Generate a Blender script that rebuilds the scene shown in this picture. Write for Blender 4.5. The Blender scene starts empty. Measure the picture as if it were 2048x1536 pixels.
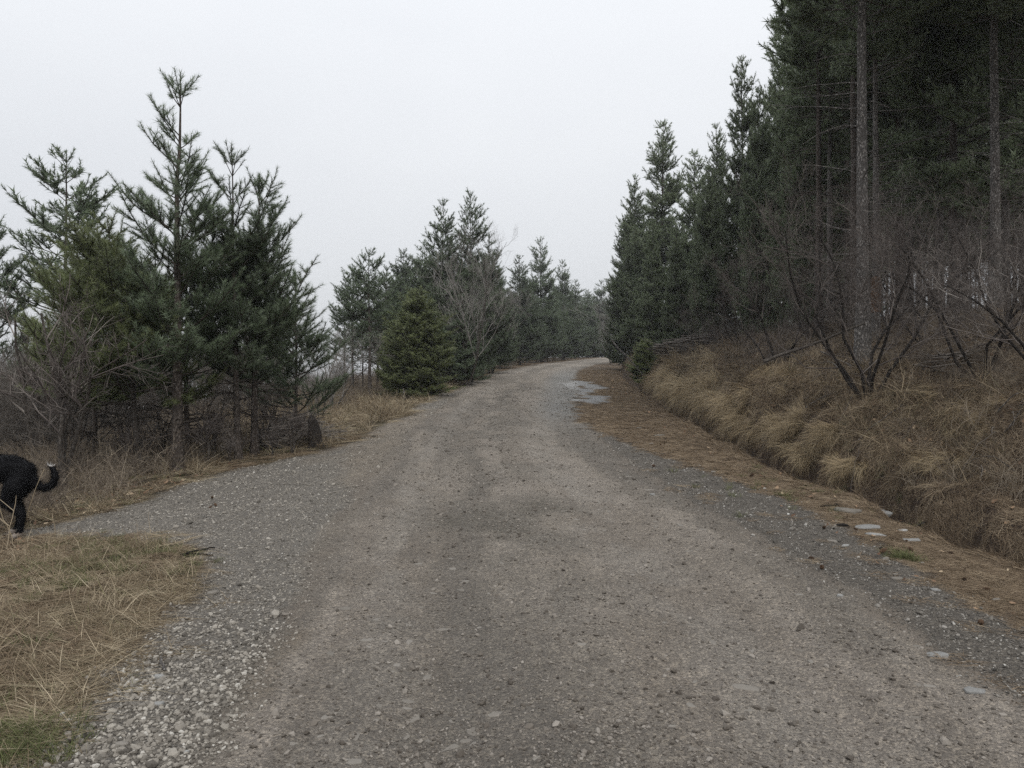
import bpy, math, random
import numpy as np
from mathutils import Vector, Matrix, Euler

# ------------------------------------------------------------------ camera, sky, sun, exposure
S = bpy.context.scene
COL = S.collection
CAMZ = 1.6
F = 1536.0                     # focal length in pixels of the 2048 px wide photograph
cd = bpy.data.cameras.new('camera')
cd.sensor_width = 36; cd.lens = 36 * F / 2048
cd.clip_start = 0.05; cd.clip_end = 6000
cam = bpy.data.objects.new('camera', cd); COL.objects.link(cam)
cam.location = (0, 0, CAMZ); cam.rotation_euler = (math.radians(90), 0, 0)
S.camera = cam

world = bpy.data.worlds.new('World'); S.world = world; world.use_nodes = True
wn = world.node_tree; wn.nodes.clear()
w_out = wn.nodes.new('ShaderNodeOutputWorld'); w_bg = wn.nodes.new('ShaderNodeBackground')
w_sky = wn.nodes.new('ShaderNodeTexSky'); w_sky.sky_type = 'NISHITA'; w_sky.sun_disc = False
w_sky.sun_elevation = math.radians(48); w_sky.sun_rotation = math.radians(160)
w_sky.dust_density = 4.0
w_tc = wn.nodes.new('ShaderNodeTexCoord'); w_noise = wn.nodes.new('ShaderNodeTexNoise')
w_map = wn.nodes.new('ShaderNodeMapping'); w_map.inputs['Scale'].default_value = (1, 1, 2.2)
w_noise.inputs['Scale'].default_value = 1.3; w_noise.inputs['Detail'].default_value = 4; w_noise.inputs['Roughness'].default_value = 0.5
w_ramp = wn.nodes.new('ShaderNodeValToRGB')
w_ramp.color_ramp.elements[0].position = 0.30; w_ramp.color_ramp.elements[0].color = (0.690, 0.710, 0.742, 1)
w_ramp.color_ramp.elements[1].position = 0.70; w_ramp.color_ramp.elements[1].color = (0.770, 0.788, 0.812, 1)
w_mul = wn.nodes.new('ShaderNodeVectorMath'); w_mul.operation = 'SCALE'
w_sep = wn.nodes.new('ShaderNodeSeparateXYZ'); w_max = wn.nodes.new('ShaderNodeMath'); w_max.operation = 'MAXIMUM'; w_max.inputs[1].default_value = 0.0
w_cie = wn.nodes.new('ShaderNodeMath'); w_cie.operation = 'MULTIPLY_ADD'; w_cie.inputs[1].default_value = 8.6; w_cie.inputs[2].default_value = 8.4
wn.links.new(w_tc.outputs['Generated'], w_sep.inputs[0]); wn.links.new(w_sep.outputs[2], w_max.inputs[0]); wn.links.new(w_max.outputs[0], w_cie.inputs[0])
wn.links.new(w_cie.outputs[0], w_mul.inputs['Scale'])
w_mix = wn.nodes.new('ShaderNodeMix'); w_mix.data_type = 'RGBA'; w_mix.inputs[0].default_value = 0.93
wn.links.new(w_tc.outputs['Generated'], w_map.inputs[0]); wn.links.new(w_map.outputs[0], w_noise.inputs['Vector'])
wn.links.new(w_noise.outputs['Fac'], w_ramp.inputs[0]); wn.links.new(w_ramp.outputs[0], w_mul.inputs[0])
wn.links.new(w_sky.outputs[0], w_mix.inputs[6]); wn.links.new(w_mul.outputs[0], w_mix.inputs[7])
wn.links.new(w_mix.outputs[2], w_bg.inputs['Color']); w_bg.inputs['Strength'].default_value = 0.10
wn.links.new(w_bg.outputs[0], w_out.inputs['Surface'])

sd = bpy.data.lights.new('sun', 'SUN'); sd.energy = 1.5; sd.angle = math.radians(25); sd.color = (1.0, 0.97, 0.93)
sun = bpy.data.objects.new('sun', sd); COL.objects.link(sun)
sun.rotation_euler = (math.radians(42), 0, math.radians(20))
S.view_settings.view_transform = 'Standard'; S.view_settings.look = 'None'
S.view_settings.exposure = 0.14; S.view_settings.gamma = 1.0; S.view_settings.use_curve_mapping = False
S.render.engine = 'CYCLES'
S.cycles.use_denoising = False; S.cycles.use_adaptive_sampling = False; S.cycles.sample_clamp_indirect = 4.0
S.cycles.max_bounces = 6; S.cycles.diffuse_bounces = 5; S.cycles.transmission_bounces = 4; S.cycles.volume_bounces = 0
S.cycles.transparent_max_bounces = 4; S.cycles.caustics_reflective = False; S.cycles.caustics_refractive = False

rng = np.random.default_rng(7)
R = random.Random(11)

# ------------------------------------------------------------------ noise, geometry helpers
def _h(ix, iy, seed):
    n = (ix.astype(np.int64) * 374761393 + iy.astype(np.int64) * 668265263 + seed * 982451653) & 0xffffffff
    n = ((n ^ (n >> 13)) * 1274126177) & 0xffffffff
    n = ((n ^ (n >> 16)) * 2246822519) & 0xffffffff
    return ((n ^ (n >> 15)) & 0xffffff) / float(0xffffff)
def vnoise(x, y, seed=0):
    x = np.asarray(x, float); y = np.asarray(y, float)
    ix = np.floor(x); iy = np.floor(y); fx = x - ix; fy = y - iy
    fx = fx * fx * (3 - 2 * fx); fy = fy * fy * (3 - 2 * fy)
    a = _h(ix, iy, seed); b = _h(ix + 1, iy, seed); c = _h(ix, iy + 1, seed); d = _h(ix + 1, iy + 1, seed)
    return (a * (1 - fx) + b * fx) * (1 - fy) + (c * (1 - fx) + d * fx) * fy
def fbm(x, y, seed=0, o=4):
    s = 0; a = 0.5; t = 0
    for k in range(o):
        s = s + a * vnoise(np.asarray(x) * 2 ** k + 17.3 * k, np.asarray(y) * 2 ** k - 9.1 * k, seed + k); t += a; a *= 0.5
    return s / t
def sst(a, b, v):
    t = np.clip((v - a) / (b - a), 0, 1); return t * t * (3 - 2 * t)

def add_mesh(name, V, quads=None, tris=None, mats=(), mi=None, smooth=True, attrs=None):
    me = bpy.data.meshes.new(name)
    V = np.asarray(V, np.float32).reshape(-1, 3)
    q = np.zeros((0, 4), np.int32) if quads is None else np.asarray(quads, np.int32).reshape(-1, 4)
    t = np.zeros((0, 3), np.int32) if tris is None else np.asarray(tris, np.int32).reshape(-1, 3)
    me.vertices.add(len(V)); me.vertices.foreach_set('co', V.ravel())
    me.loops.add(q.size + t.size)
    me.loops.foreach_set('vertex_index', np.concatenate([q.ravel(), t.ravel()]).astype(np.int32))
    me.polygons.add(len(q) + len(t))
    ls = np.concatenate([np.arange(len(q)) * 4, q.size + np.arange(len(t)) * 3]).astype(np.int32)
    me.polygons.foreach_set('loop_start', ls)
    if mi is not None: me.polygons.foreach_set('material_index', np.asarray(mi, np.int32))
    if smooth: me.polygons.foreach_set('use_smooth', np.ones(len(q) + len(t), bool))
    for m in mats: me.materials.append(m)
    for k, (typ, arr) in (attrs or {}).items():
        a = me.attributes.new(k, typ, 'POINT')
        a.data.foreach_set({'FLOAT': 'value', 'INT': 'value', 'FLOAT_VECTOR': 'vector', 'FLOAT_COLOR': 'color'}[typ], np.asarray(arr).ravel())
    me.update(calc_edges=True)
    return me
def link(name, me, parent=None, loc=None):
    o = bpy.data.objects.new(name, me); COL.objects.link(o)
    if parent is not None: o.parent = parent
    if loc is not None: o.location = loc
    return o
def tag(o, label=None, cat=None, group=None, kind=None):
    if label: o['label'] = label
    if cat: o['category'] = cat
    if group: o['group'] = group
    if kind: o['kind'] = kind
    return o
def empty(name, loc, rz=0.0):
    o = bpy.data.objects.new(name, None); COL.objects.link(o); o.location = loc; o.rotation_euler = (0, 0, rz)
    o.empty_display_size = 0.3
    return o

def tubes(polys, sides):
    """polys: list of (pts (n,3), radii (n,)); returns verts, quads"""
    groups = {}
    for p, r in polys: groups.setdefault(len(p), []).append((p, r))
    VV = []; QQ = []; off = 0
    ang = np.arange(sides) * 2 * np.pi / sides
    for n, lst in groups.items():
        P = np.array([a for a, _ in lst], float); Rr = np.array([b for _, b in lst], float)
        T = np.empty_like(P); T[:, 1:-1] = P[:, 2:] - P[:, :-2]; T[:, 0] = P[:, 1] - P[:, 0]; T[:, -1] = P[:, -1] - P[:, -2]
        T /= np.linalg.norm(T, axis=2, keepdims=True) + 1e-9
        ref = np.zeros_like(T[:, :1]); m = np.abs(T[:, :1, 2]) < 0.8
        ref[..., 2] = m; ref[..., 0] = ~m
        ref = np.repeat(ref, n, axis=1)
        A = np.cross(T, ref); A /= np.linalg.norm(A, axis=2, keepdims=True) + 1e-9
        B = np.cross(T, A)
        V = P[:, :, None, :] + Rr[:, :, None, None] * (A[:, :, None, :] * np.cos(ang)[None, None, :, None] + B[:, :, None, :] * np.sin(ang)[None, None, :, None])
        m_ = len(lst); idx = np.arange(m_ * n * sides).reshape(m_, n, sides) + off
        a = idx[:, :-1, :]; b = idx[:, 1:, :]
        Q = np.stack([a, np.roll(a, -1, 2), np.roll(b, -1, 2), b], -1).reshape(-1, 4)
        VV.append(V.reshape(-1, 3)); QQ.append(Q); off += m_ * n * sides
    return np.concatenate(VV), np.concatenate(QQ)

# ------------------------------------------------------------------ terrain
XL = np.array([(-20, -1.1), (3.04, -1.156), (4.25, -1.28), (6.32, -1.5), (9.14, -1.69), (14.6, -1.84), (22.6, -1.82), (35, -1.3), (45.7, -0.5), (66.8, 2.6), (99, 11.3), (140, 26)])
XR = np.array([(-20, 2.4), (4.17, 2.25), (5.87, 2.05), (8.2, 1.78), (10.7, 1.5), (13.7, 1.49), (22.6, 2.1), (35, 2.9), (50.4, 4.3), (66.8, 7.4), (79.8, 10.4), (99, 16.2), (140, 31)])
XG = np.array([(-20, 3.0), (4.48, 2.99), (5.87, 2.97), (7.96, 2.95), (10.3, 2.45), (13, 1.8), (16, 1.5), (22.6, 2.0), (35, 2.8), (60, 5.6), (140, 30)])
XT = np.array([(-20, 4.25), (3, 4.25), (5.9, 4.12), (8.2, 4.05), (10.7, 3.85), (16.5, 4.1), (28, 4.9), (41.8, 6.1), (60, 8.6), (80, 13.5), (99, 20), (140, 36)])
BANK = np.array([(-1, 0), (0, 0), (0.16, 0.30), (0.42, 0.62), (0.9, 0.95), (1.5, 1.15), (2.5, 1.45), (4, 1.8), (6, 2.1), (15, 2.7), (40, 3.2), (90, 1.0), (200, -20), (900, -60)])
HOLLOWS = ((4.75, 8.4, 0.30), (4.35, 6.5, 0.34), (4.35, 7.5, 0.18), (4.6, 11.5, 0.3), (4.9, 15.5, 0.4), (5.6, 9.6, 0.3))
def it(tab, v): return np.interp(v, tab[:, 0], tab[:, 1])
def Z(x, y):
    x = np.asarray(x, float); y = np.asarray(y, float)
    base = 0.05 * np.clip(y, -30, 105) - 0.12 * np.clip(y - 120, 0, 500)
    r = np.hypot(x, y)
    # left side falls away into the valley
    dl = np.clip(-2.6 - x, 0, None)
    left = -0.08 * np.clip(dl, 0, 4) - 0.14 * np.clip(dl - 4, 0, 20) - 0.28 * np.clip(dl - 24, 0, 180)
    isl = 0.10 * np.exp(-(((x + 3.2) / 1.3) ** 2 + ((y - 4.2) / 1.9) ** 2)) + 0.07 * (fbm(x * 1.5, y * 1.5, 3, 3) - 0.5) * (x < -2)
    # right: ditch, bank, hill
    xt = it(XT, y) + 0.45 * (fbm(y * 0.55, y * 0 + 3.3, 5, 3) - 0.5) + 0.26 * (vnoise(y * 1.9, x * 0.8, 6) - 0.5) + 0.10 * (vnoise(y * 5, x * 3, 7) - 0.5)
    e = x - xt
    e = e + sst(0.1, 0.8, e) * sst(6, 2, e) * (1.5 * (fbm(y * 0.8, x * 0.5, 8, 3) - 0.55) + 0.35 * (vnoise(y * 2.3, x * 1.1, 14) - 0.5))
    h = np.interp(e, BANK[:, 0], BANK[:, 1])
    ditch = -0.30 * np.exp(-((e + 0.05) / 0.28) ** 2) * sst(60, 30, y)
    hn = sst(0.05, 0.6, e)
    lump = hn * (0.55 * (fbm(x * 0.9, y * 0.9, 21, 4) - 0.5) + 0.34 * (vnoise(x * 2.2, y * 1.8, 33) - 0.5) + 0.10 * (vnoise(x * 6, y * 6, 35) - 0.5))
    # hollows washed out under the turf
    for hx, hy, hs in HOLLOWS:
        lump = lump - 0.50 * np.exp(-(((x - hx) / hs) ** 2 + ((y - hy) / (hs * 1.5)) ** 2)) * hn
    rd = sst(0.4, -0.5, np.abs(x - (it(XL, y) + it(XR, y)) / 2) - (it(XR, y) - it(XL, y)) / 2)
    u = (x - it(XL, y)) / (it(XR, y) - it(XL, y))
    rut = -0.04 * (np.exp(-((u - 0.24) / 0.09) ** 2) + np.exp(-((u - 0.74) / 0.09) ** 2)) * sst(60, 20, r)
    rough = (fbm(x * 1.1, y * 0.7, 9, 4) - 0.5) * 0.06 + (fbm(x * 6, y * 5, 12, 3) - 0.5) * 0.03
    far = sst(40, 300, r) * 14 * (fbm(x / 90, y / 90, 40, 3) - 0.9) * sst(10, -20, x)
    out = base + left * 1.0 + isl + h + ditch + lump + rut * rd + rough + far
    out = np.maximum(out, -60 + 2 * vnoise(x / 60, y / 60, 4))
    return out
def gp(px, py, zoff=0.0):
    """point of the terrain seen at a pixel of the photograph"""
    dx = (px - 1024) / F; dz = (768 - py) / F
    t = np.geomspace(1.5, 200, 4000)
    d = CAMZ + dz * t - Z(dx * t, t) - zoff
    i = np.argmax(d < 0)
    if i == 0: return None
    Y = t[i]; return Vector((dx * Y, Y, float(Z(dx * Y, Y))))
def at(px, Y):
    x = (px - 1024) / F * Y
    return Vector((x, Y, float(Z(x, Y))))

PL_TRACK = [(40, 1600), (90, 1530), (200, 1430), (330, 1260), (400, 1150), (375, 1105), (250, 1062), (70, 1047), (-200, 1050), (-200, 1032), (0, 1030), (200, 1005), (330, 962), (480, 928), (600, 905), (690, 890), (770, 850), (840, 808), (880, 785), (1000, 800), (800, 1000), (600, 1300), (500, 1700)]
def world_poly(pl):
    out = []
    for px, py in pl:
        Y = 2457.6 / (py - 691.2); out.append(((px - 1024) / F * Y, Y))
    return np.array(out)
TRACK = world_poly(PL_TRACK)
PALE = world_poly([(1120, 766), (1160, 762), (1195, 770), (1208, 778), (1192, 784), (1200, 792), (1214, 804), (1196, 809), (1172, 806), (1160, 796), (1138, 788), (1145, 777)])
def sdist(P, poly):
    x = P[:, 0]; y = P[:, 1]; d = np.full(len(x), 1e9); ins = np.zeros(len(x), bool)
    n = len(poly)
    for i in range(n):
        ax, ay = poly[i]; bx, by = poly[(i + 1) % n]
        ex, ey = bx - ax, by - ay
        t = np.clip(((x - ax) * ex + (y - ay) * ey) / (ex * ex + ey * ey + 1e-12), 0, 1)
        d = np.minimum(d, np.hypot(x - ax - t * ex, y - ay - t * ey))
        c = (ay > y) != (by > y)
        with np.errstate(divide='ignore', invalid='ignore'):
            xi = ax + (y - ay) * ex / (ey if abs(ey) > 1e-9 else 1e-9)
        ins ^= c & (x < xi)
    return np.where(ins, d, -d)
def masks(x, y):
    """how much each point of the terrain belongs to the road, the gravel, the needle verge ..."""
    P = np.stack([x, y], 1)
    j = 0.30 * (fbm(x * 1.6, y * 1.2, 51, 4) - 0.5) + 0.10 * (vnoise(x * 9, y * 7, 52) - 0.5)
    xl, xr, xg, xt = it(XL, y), it(XR, y), it(XG, y), it(XT, y)
    road = sst(-0.14, 0.14, np.minimum(x - xl, xr - x) + j)
    track = sst(-0.12, 0.12, sdist(P, TRACK) + j) * (1 - road) * (x < 1)
    shr = sst(-0.15, 0.15, np.minimum(x - xr + 0.9, xg - x - j)) * (1 - road)
    shl = sst(-0.1, 0.1, np.minimum(xl - x + 0.3, x - xl + 0.45) + j) * (1 - road) * sst(12, 18, y)
    pale = sst(-0.05, 0.08, sdist(P, PALE) + 1.9 * (fbm(x * 2.6, y * 0.8, 77, 4) - 0.5))
    pale = pale * sst(14, 18, y) * sst(45, 36, y)
    return dict(road=road, track=np.maximum(track, shl * 0.8), shr=shr, pale=pale, e=x - xt, u=(x - xl) / (xr - xl), j=j)

def terrain():
    fine = np.linspace(-52, 52, 560); coarse = np.linspace(52, 308, 60)[1:-1]
    th = np.radians(np.concatenate([fine, coarse]))
    r = [0.0]; v = 0.6
    while v < 850:
        r.append(v); v *= (1.0125 if v < 40 else 1.02) if 1.8 < v < 120 else 1.06
    r = np.array(r[1:])
    T, RR = np.meshgrid(th, r)
    x = (RR * np.sin(T)).ravel(); y = (RR * np.cos(T)).ravel()
    z = Z(x, y)
    m = masks(x, y)
    C = np.zeros((len(x), 3))
    def put(col, w):
        C[:] = C * (1 - w[:, None]) + np.array(col) * w[:, None]
    n1 = fbm(x * 0.8, y * 0.8, 61, 4); n2 = fbm(x * 4, y * 4, 62, 3); n3 = fbm(x * 0.9, y * 0.28, 63, 4)
    n4 = fbm(x * 2.6, y * 1.4, 64, 4)
    put((0.115, 0.078, 0.048), np.ones(len(x)))
    put((0.16, 0.125, 0.07), sst(0.45, 0.7, n1) * 0.6)
    put((0.07, 0.05, 0.034), sst(0.5, 0.75, n2) * 0.6)
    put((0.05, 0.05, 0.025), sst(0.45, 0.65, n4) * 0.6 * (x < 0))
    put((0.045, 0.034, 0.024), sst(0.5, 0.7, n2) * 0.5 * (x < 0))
    e = m['e']
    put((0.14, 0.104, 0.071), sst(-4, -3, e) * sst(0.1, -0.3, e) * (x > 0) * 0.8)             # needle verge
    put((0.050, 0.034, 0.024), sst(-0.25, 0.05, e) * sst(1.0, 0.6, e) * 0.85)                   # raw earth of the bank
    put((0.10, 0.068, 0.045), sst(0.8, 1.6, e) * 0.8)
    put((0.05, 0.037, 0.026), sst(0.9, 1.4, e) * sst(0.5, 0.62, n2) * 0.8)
    put((0.16, 0.115, 0.07), sst(0.9, 1.4, e) * sst(0.5, 0.62, n4) * 0.6)
    g = np.maximum(m['track'], m['shr'])
    put((0.155, 0.142, 0.124), m['track']); put((0.108, 0.097, 0.083), m['shr'])
    put((0.20, 0.17, 0.135), m['track'] * sst(0.50, 0.66, n3) * 0.7)
    put((0.198, 0.176, 0.150), m['road'])
    ns = fbm(m['u'] * 5 + 0.6 * n1, y * 0.16, 66, 4); nw = fbm(m['u'] * 9, y * 0.3, 67, 3)
    put((0.215, 0.192, 0.167), m['road'] * sst(0.46, 0.60, ns + 0.25 * (n2 - 0.5)) * 0.75)
    put((0.122, 0.110, 0.096), m['road'] * sst(0.49, 0.38, ns) * 0.8)
    put((0.150, 0.131, 0.110), m['road'] * sst(0.54, 0.66, nw) * 0.6)
    put((0.212, 0.195, 0.173), m['road'] * (np.exp(-((m['u'] - 0.16) / 0.06) ** 2) + np.exp(-((m['u'] - 0.68) / 0.10) ** 2)) * 0.6 * sst(0.3, 0.5, n4))
    # loose dark gravel lying in strips between and beside the wheel tracks
    u = m['u'] + 0.10 * (n4 - 0.5)
    strip = np.exp(-((u - 0.42) / 0.12) ** 2) * 0.8 + np.exp(-((u - 0.93) / 0.08) ** 2) * 0.5 + np.exp(-((u - 0.22) / 0.05) ** 2) * 0.35
    dk = m['road'] * np.clip(strip * sst(0.35, 0.62, n4) * 1.2 + sst(0.60, 0.72, n1) * 0.5, 0, 1)
    put((0.125, 0.115, 0.10), dk * 0.75)
    for sx, sy, sr in ((0.24, 7.7, 0.34), (-0.42, 7.15, 0.30), (0.5, 7.3, 0.26), (-0.1, 6.6, 0.28)):
        put((0.085, 0.078, 0.064), m['road'] * np.exp(-(((x - sx) / sr) ** 2 + ((y - sy) / (sr * 1.3)) ** 2) ** 1.2) * 0.75 * sst(0.25, 0.6, 0.5 * n2 + 0.5 * n4))
    put((0.17, 0.172, 0.168), m['road'] * sst(0.6, 0.8, m['u']) * sst(13, 20, y) * sst(60, 40, y) * 0.7)
    put((0.265, 0.265, 0.262), m['pale'])
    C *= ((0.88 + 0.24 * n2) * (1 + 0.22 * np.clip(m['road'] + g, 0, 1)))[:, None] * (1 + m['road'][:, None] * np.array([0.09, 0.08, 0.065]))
    cls = np.zeros(len(x), int)
    cls[m['track'] > 0.5] = 2; cls[m['shr'] > 0.5] = 3; cls[m['road'] > 0.5] = 1; cls[m['pale'] > 0.5] = 4
    nr, nt = T.shape
    a = np.arange(nr * nt).reshape(nr, nt)
    q = np.stack([a[:-1, :], np.roll(a, -1, 1)[:-1, :], np.roll(a, -1, 1)[1:, :], a[1:, :]], -1).reshape(-1, 4)[:, ::-1]
    inner = a[0]; ctr = len(x)
    x = np.append(x, 0); y = np.append(y, 0); z = np.append(z, Z(0, 0)); C = np.vstack([C, C[:1]]); cls = np.append(cls, 1)
    tri = np.stack([np.roll(inner, -1), inner, np.full(nt, ctr)], -1)
    V = np.stack([x, y, z], 1)
    qc = cls[q[:, 0]]; tc = cls[tri[:, 0]]
    C4 = np.concatenate([C, np.ones((len(C), 1))], 1)
    soft = np.append(np.clip(np.maximum(m['road'], g), 0, 1), 1.0)
    names = {0: 'ground', 1: 'road', 2: 'gravel_track', 3: 'gravel_shoulder', 4: 'worn_pavement'}
    out = {}
    for k, nm in names.items():
        qq = q[qc == k]; tt = tri[tc == k]
        used = np.unique(np.concatenate([qq.ravel(), tt.ravel()]))
        rm = np.full(len(V), -1); rm[used] = np.arange(len(used))
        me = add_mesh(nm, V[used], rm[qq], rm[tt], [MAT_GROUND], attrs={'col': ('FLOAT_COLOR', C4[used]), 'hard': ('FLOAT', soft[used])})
        o = link(nm, me); o['kind'] = 'structure'
        out[nm] = o
    return out

# ------------------------------------------------------------------ materials
def newmat(name):
    m = bpy.data.materials.new(name); m.use_nodes = True
    nt = m.node_tree; b = nt.nodes['Principled BSDF']
    return m, nt, b
def N(nt, typ, **kw):
    n = nt.nodes.new(typ)
    for k, v in kw.items():
        if k in n.inputs: n.inputs[k].default_value = v
        else: setattr(n, k, v)
    return n
def ramp(nt, stops):
    n = nt.nodes.new('ShaderNodeValToRGB')
    el = n.color_ramp.elements
    while len(el) < len(stops): el.new(0.5)
    for e_, (p, c) in zip(el, stops): e_.position = p; e_.color = (*c, 1)
    return n

def mat_ground():
    m, nt, b = newmat('ground'); L = nt.links
    at_ = N(nt, 'ShaderNodeAttribute', attribute_name='col'); hd = N(nt, 'ShaderNodeAttribute', attribute_name='hard')
    geo = N(nt, 'ShaderNodeNewGeometry')
    n1 = N(nt, 'ShaderNodeTexNoise', Scale=9.0, Detail=6.0, Roughness=0.65)
    n2 = N(nt, 'ShaderNodeTexNoise', Scale=105.0, Detail=4.0, Roughness=0.75)
    v1 = N(nt, 'ShaderNodeTexVoronoi', Scale=75.0); v2 = N(nt, 'ShaderNodeTexVoronoi', Scale=14.0)
    for n in (n1, n2, v1, v2): L.new(geo.outputs['Position'], n.inputs['Vector'])
    r1 = ramp(nt, [(0.32, (0.88, 0.875, 0.87)), (0.68, (1.10, 1.10, 1.10))]); L.new(n1.outputs['Fac'], r1.inputs[0])
    r2 = ramp(nt, [(0.35, (0.62, 0.62, 0.62)), (0.68, (1.45, 1.45, 1.45))]); L.new(n2.outputs['Fac'], r2.inputs[0])
    r3 = ramp(nt, [(0.0, (0.78, 0.78, 0.80)), (0.55, (1.0, 1.0, 1.0)), (0.9, (1.55, 1.53, 1.48))]); L.new(v1.outputs['Color'], r3.inputs[0])
    r4 = ramp(nt, [(0.0, (0.93, 0.93, 0.93)), (0.85, (1.0, 1.0, 1.0)), (0.98, (1.18, 1.18, 1.17))]); L.new(v2.outputs['Color'], r4.inputs[0])
    def mul(a, b_, f=1.0):
        x = N(nt, 'ShaderNodeMix', data_type='RGBA', blend_type='MULTIPLY'); x.inputs[0].default_value = f
        L.new(a, x.inputs[6]); L.new(b_, x.inputs[7]); return x.outputs[2]
    c = mul(mul(at_.outputs['Color'], r1.outputs[0]), r2.outputs[0])
    mm = N(nt, 'ShaderNodeMix', data_type='RGBA', blend_type='MULTIPLY'); L.new(hd.outputs['Fac'], mm.inputs[0]); L.new(c, mm.inputs[6]); L.new(r3.outputs[0], mm.inputs[7])
    mm2 = N(nt, 'ShaderNodeMix', data_type='RGBA', blend_type='MULTIPLY'); L.new(hd.outputs['Fac'], mm2.inputs[0]); L.new(mm.outputs[2], mm2.inputs[6]); L.new(r4.outputs[0], mm2.inputs[7])
    L.new(mm2.outputs[2], b.inputs['Base Color'])
    b.inputs['Roughness'].default_value = 0.92; b.inputs['Specular IOR Level'].default_value = 0.25
    ad = N(nt, 'ShaderNodeMath', operation='MULTIPLY_ADD'); L.new(v1.outputs['Distance'], ad.inputs[0]); ad.inputs[1].default_value = -0.7; L.new(n2.outputs['Fac'], ad.inputs[2])
    bp = N(nt, 'ShaderNodeBump', Strength=0.9, Distance=0.03); L.new(ad.outputs[0], bp.inputs['Height']); L.new(bp.outputs[0], b.inputs['Normal'])
    return m
MAT_GROUND = mat_ground()

def mat_rand(name, stops, rough=0.85, spec=0.2, noise=0.0, nscale=30.0, trans=0.0, bump=0.0, tint=None):
    m, nt, b = newmat(name); L = nt.links
    oi = N(nt, 'ShaderNodeObjectInfo'); rp = ramp(nt, stops)
    src = oi.outputs['Random']
    if tint:
        a = N(nt, 'ShaderNodeAttribute', attribute_name='tint'); ad = N(nt, 'ShaderNodeMath', operation='MULTIPLY_ADD')
        h_ = N(nt, 'ShaderNodeMath', operation='MULTIPLY'); L.new(a.outputs['Fac'], h_.inputs[0]); h_.inputs[1].default_value = 1 - tint
        L.new(src, ad.inputs[0]); ad.inputs[1].default_value = tint; L.new(h_.outputs[0], ad.inputs[2]); src = ad.outputs[0]
    L.new(src, rp.inputs[0]); c = rp.outputs[0]
    if noise:
        geo = N(nt, 'ShaderNodeTexCoord'); n1 = N(nt, 'ShaderNodeTexNoise', Scale=nscale, Detail=4.0, Roughness=0.65)
        L.new(geo.outputs['Object'], n1.inputs['Vector'])
        r1 = ramp(nt, [(0.3, (1 - noise,) * 3), (0.7, (1 + noise,) * 3)]); L.new(n1.outputs['Fac'], r1.inputs[0])
        x = N(nt, 'ShaderNodeMix', data_type='RGBA', blend_type='MULTIPLY'); x.inputs[0].default_value = 1
        L.new(c, x.inputs[6]); L.new(r1.outputs[0], x.inputs[7]); c = x.outputs[2]
        if bump:
            bp = N(nt, 'ShaderNodeBump', Strength=bump, Distance=0.01); L.new(n1.outputs['Fac'], bp.inputs['Height']); L.new(bp.outputs[0], b.inputs['Normal'])
    L.new(c, b.inputs['Base Color'])
    b.inputs['Roughness'].default_value = rough; b.inputs['Specular IOR Level'].default_value = spec
    return m
MAT_STONE = mat_rand('gravel_stone', [(0.0, (0.082, 0.074, 0.063)), (0.35, (0.175, 0.159, 0.136)), (0.7, (0.26, 0.238, 0.205)), (0.93, (0.34, 0.316, 0.275)), (1.0, (0.46, 0.44, 0.40))], 0.9, 0.25, 0.25, 60, bump=0.3)
MAT_STONED = mat_rand('dark_gravel_stone', [(0.0, (0.055, 0.050, 0.044)), (0.4, (0.125, 0.114, 0.098)), (0.8, (0.20, 0.184, 0.162)), (0.95, (0.29, 0.272, 0.245)), (1.0, (0.46, 0.45, 0.42))], 0.85, 0.3, 0.25, 60, bump=0.3)
MAT_CLOD = mat_rand('road_stone', [(0.0, (0.07, 0.06, 0.05)), (0.5, (0.15, 0.132, 0.112)), (1.0, (0.27, 0.245, 0.215))], 0.92, 0.2, 0.25, 60, bump=0.3)
MAT_SLAB = mat_rand('pale_stone', [(0.0, (0.155, 0.140, 0.120)), (1.0, (0.215, 0.198, 0.174))], 0.85, 0.3, 0.25, 25, bump=0.4)
MAT_WHITE = mat_rand('limestone', [(0.0, (0.20, 0.198, 0.19)), (1.0, (0.32, 0.318, 0.305))], 0.85, 0.25, 0.35, 6, bump=0.5)
MAT_STRAW = mat_rand('dry_grass', [(0.0, (0.07, 0.05, 0.034)), (0.3, (0.145, 0.108, 0.068)), (0.55, (0.245, 0.195, 0.128)), (0.80, (0.45, 0.38, 0.27)), (0.88, (0.12, 0.12, 0.055)), (1.0, (0.17, 0.16, 0.08))], 0.8, 0.2, tint=0.4)
MAT_BANKG = mat_rand('bank_grass', [(0.0, (0.050, 0.037, 0.027)), (0.3, (0.115, 0.084, 0.056)), (0.55, (0.195, 0.150, 0.100)), (0.75, (0.36, 0.29, 0.195)), (0.85, (0.10, 0.098, 0.052)), (1.0, (0.18, 0.125, 0.082))], 0.85, 0.15, tint=0.5)
MAT_GREENG = mat_rand('green_grass', [(0.0, (0.055, 0.068, 0.028)), (0.6, (0.10, 0.112, 0.045)), (1.0, (0.17, 0.165, 0.08))], 0.8, 0.2, tint=0.5)
MAT_NEED = mat_rand('fallen_needles', [(0.0, (0.088, 0.063, 0.043)), (0.4, (0.155, 0.115, 0.077)), (0.75, (0.245, 0.187, 0.125)), (1.0, (0.43, 0.35, 0.245))], 0.8, 0.2, tint=0.3)
MAT_LEAF = mat_rand('dead_leaf', [(0.0, (0.09, 0.052, 0.034)), (0.5, (0.19, 0.12, 0.075)), (0.85, (0.30, 0.215, 0.14)), (1.0, (0.40, 0.32, 0.22))], 0.8, 0.2)
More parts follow.
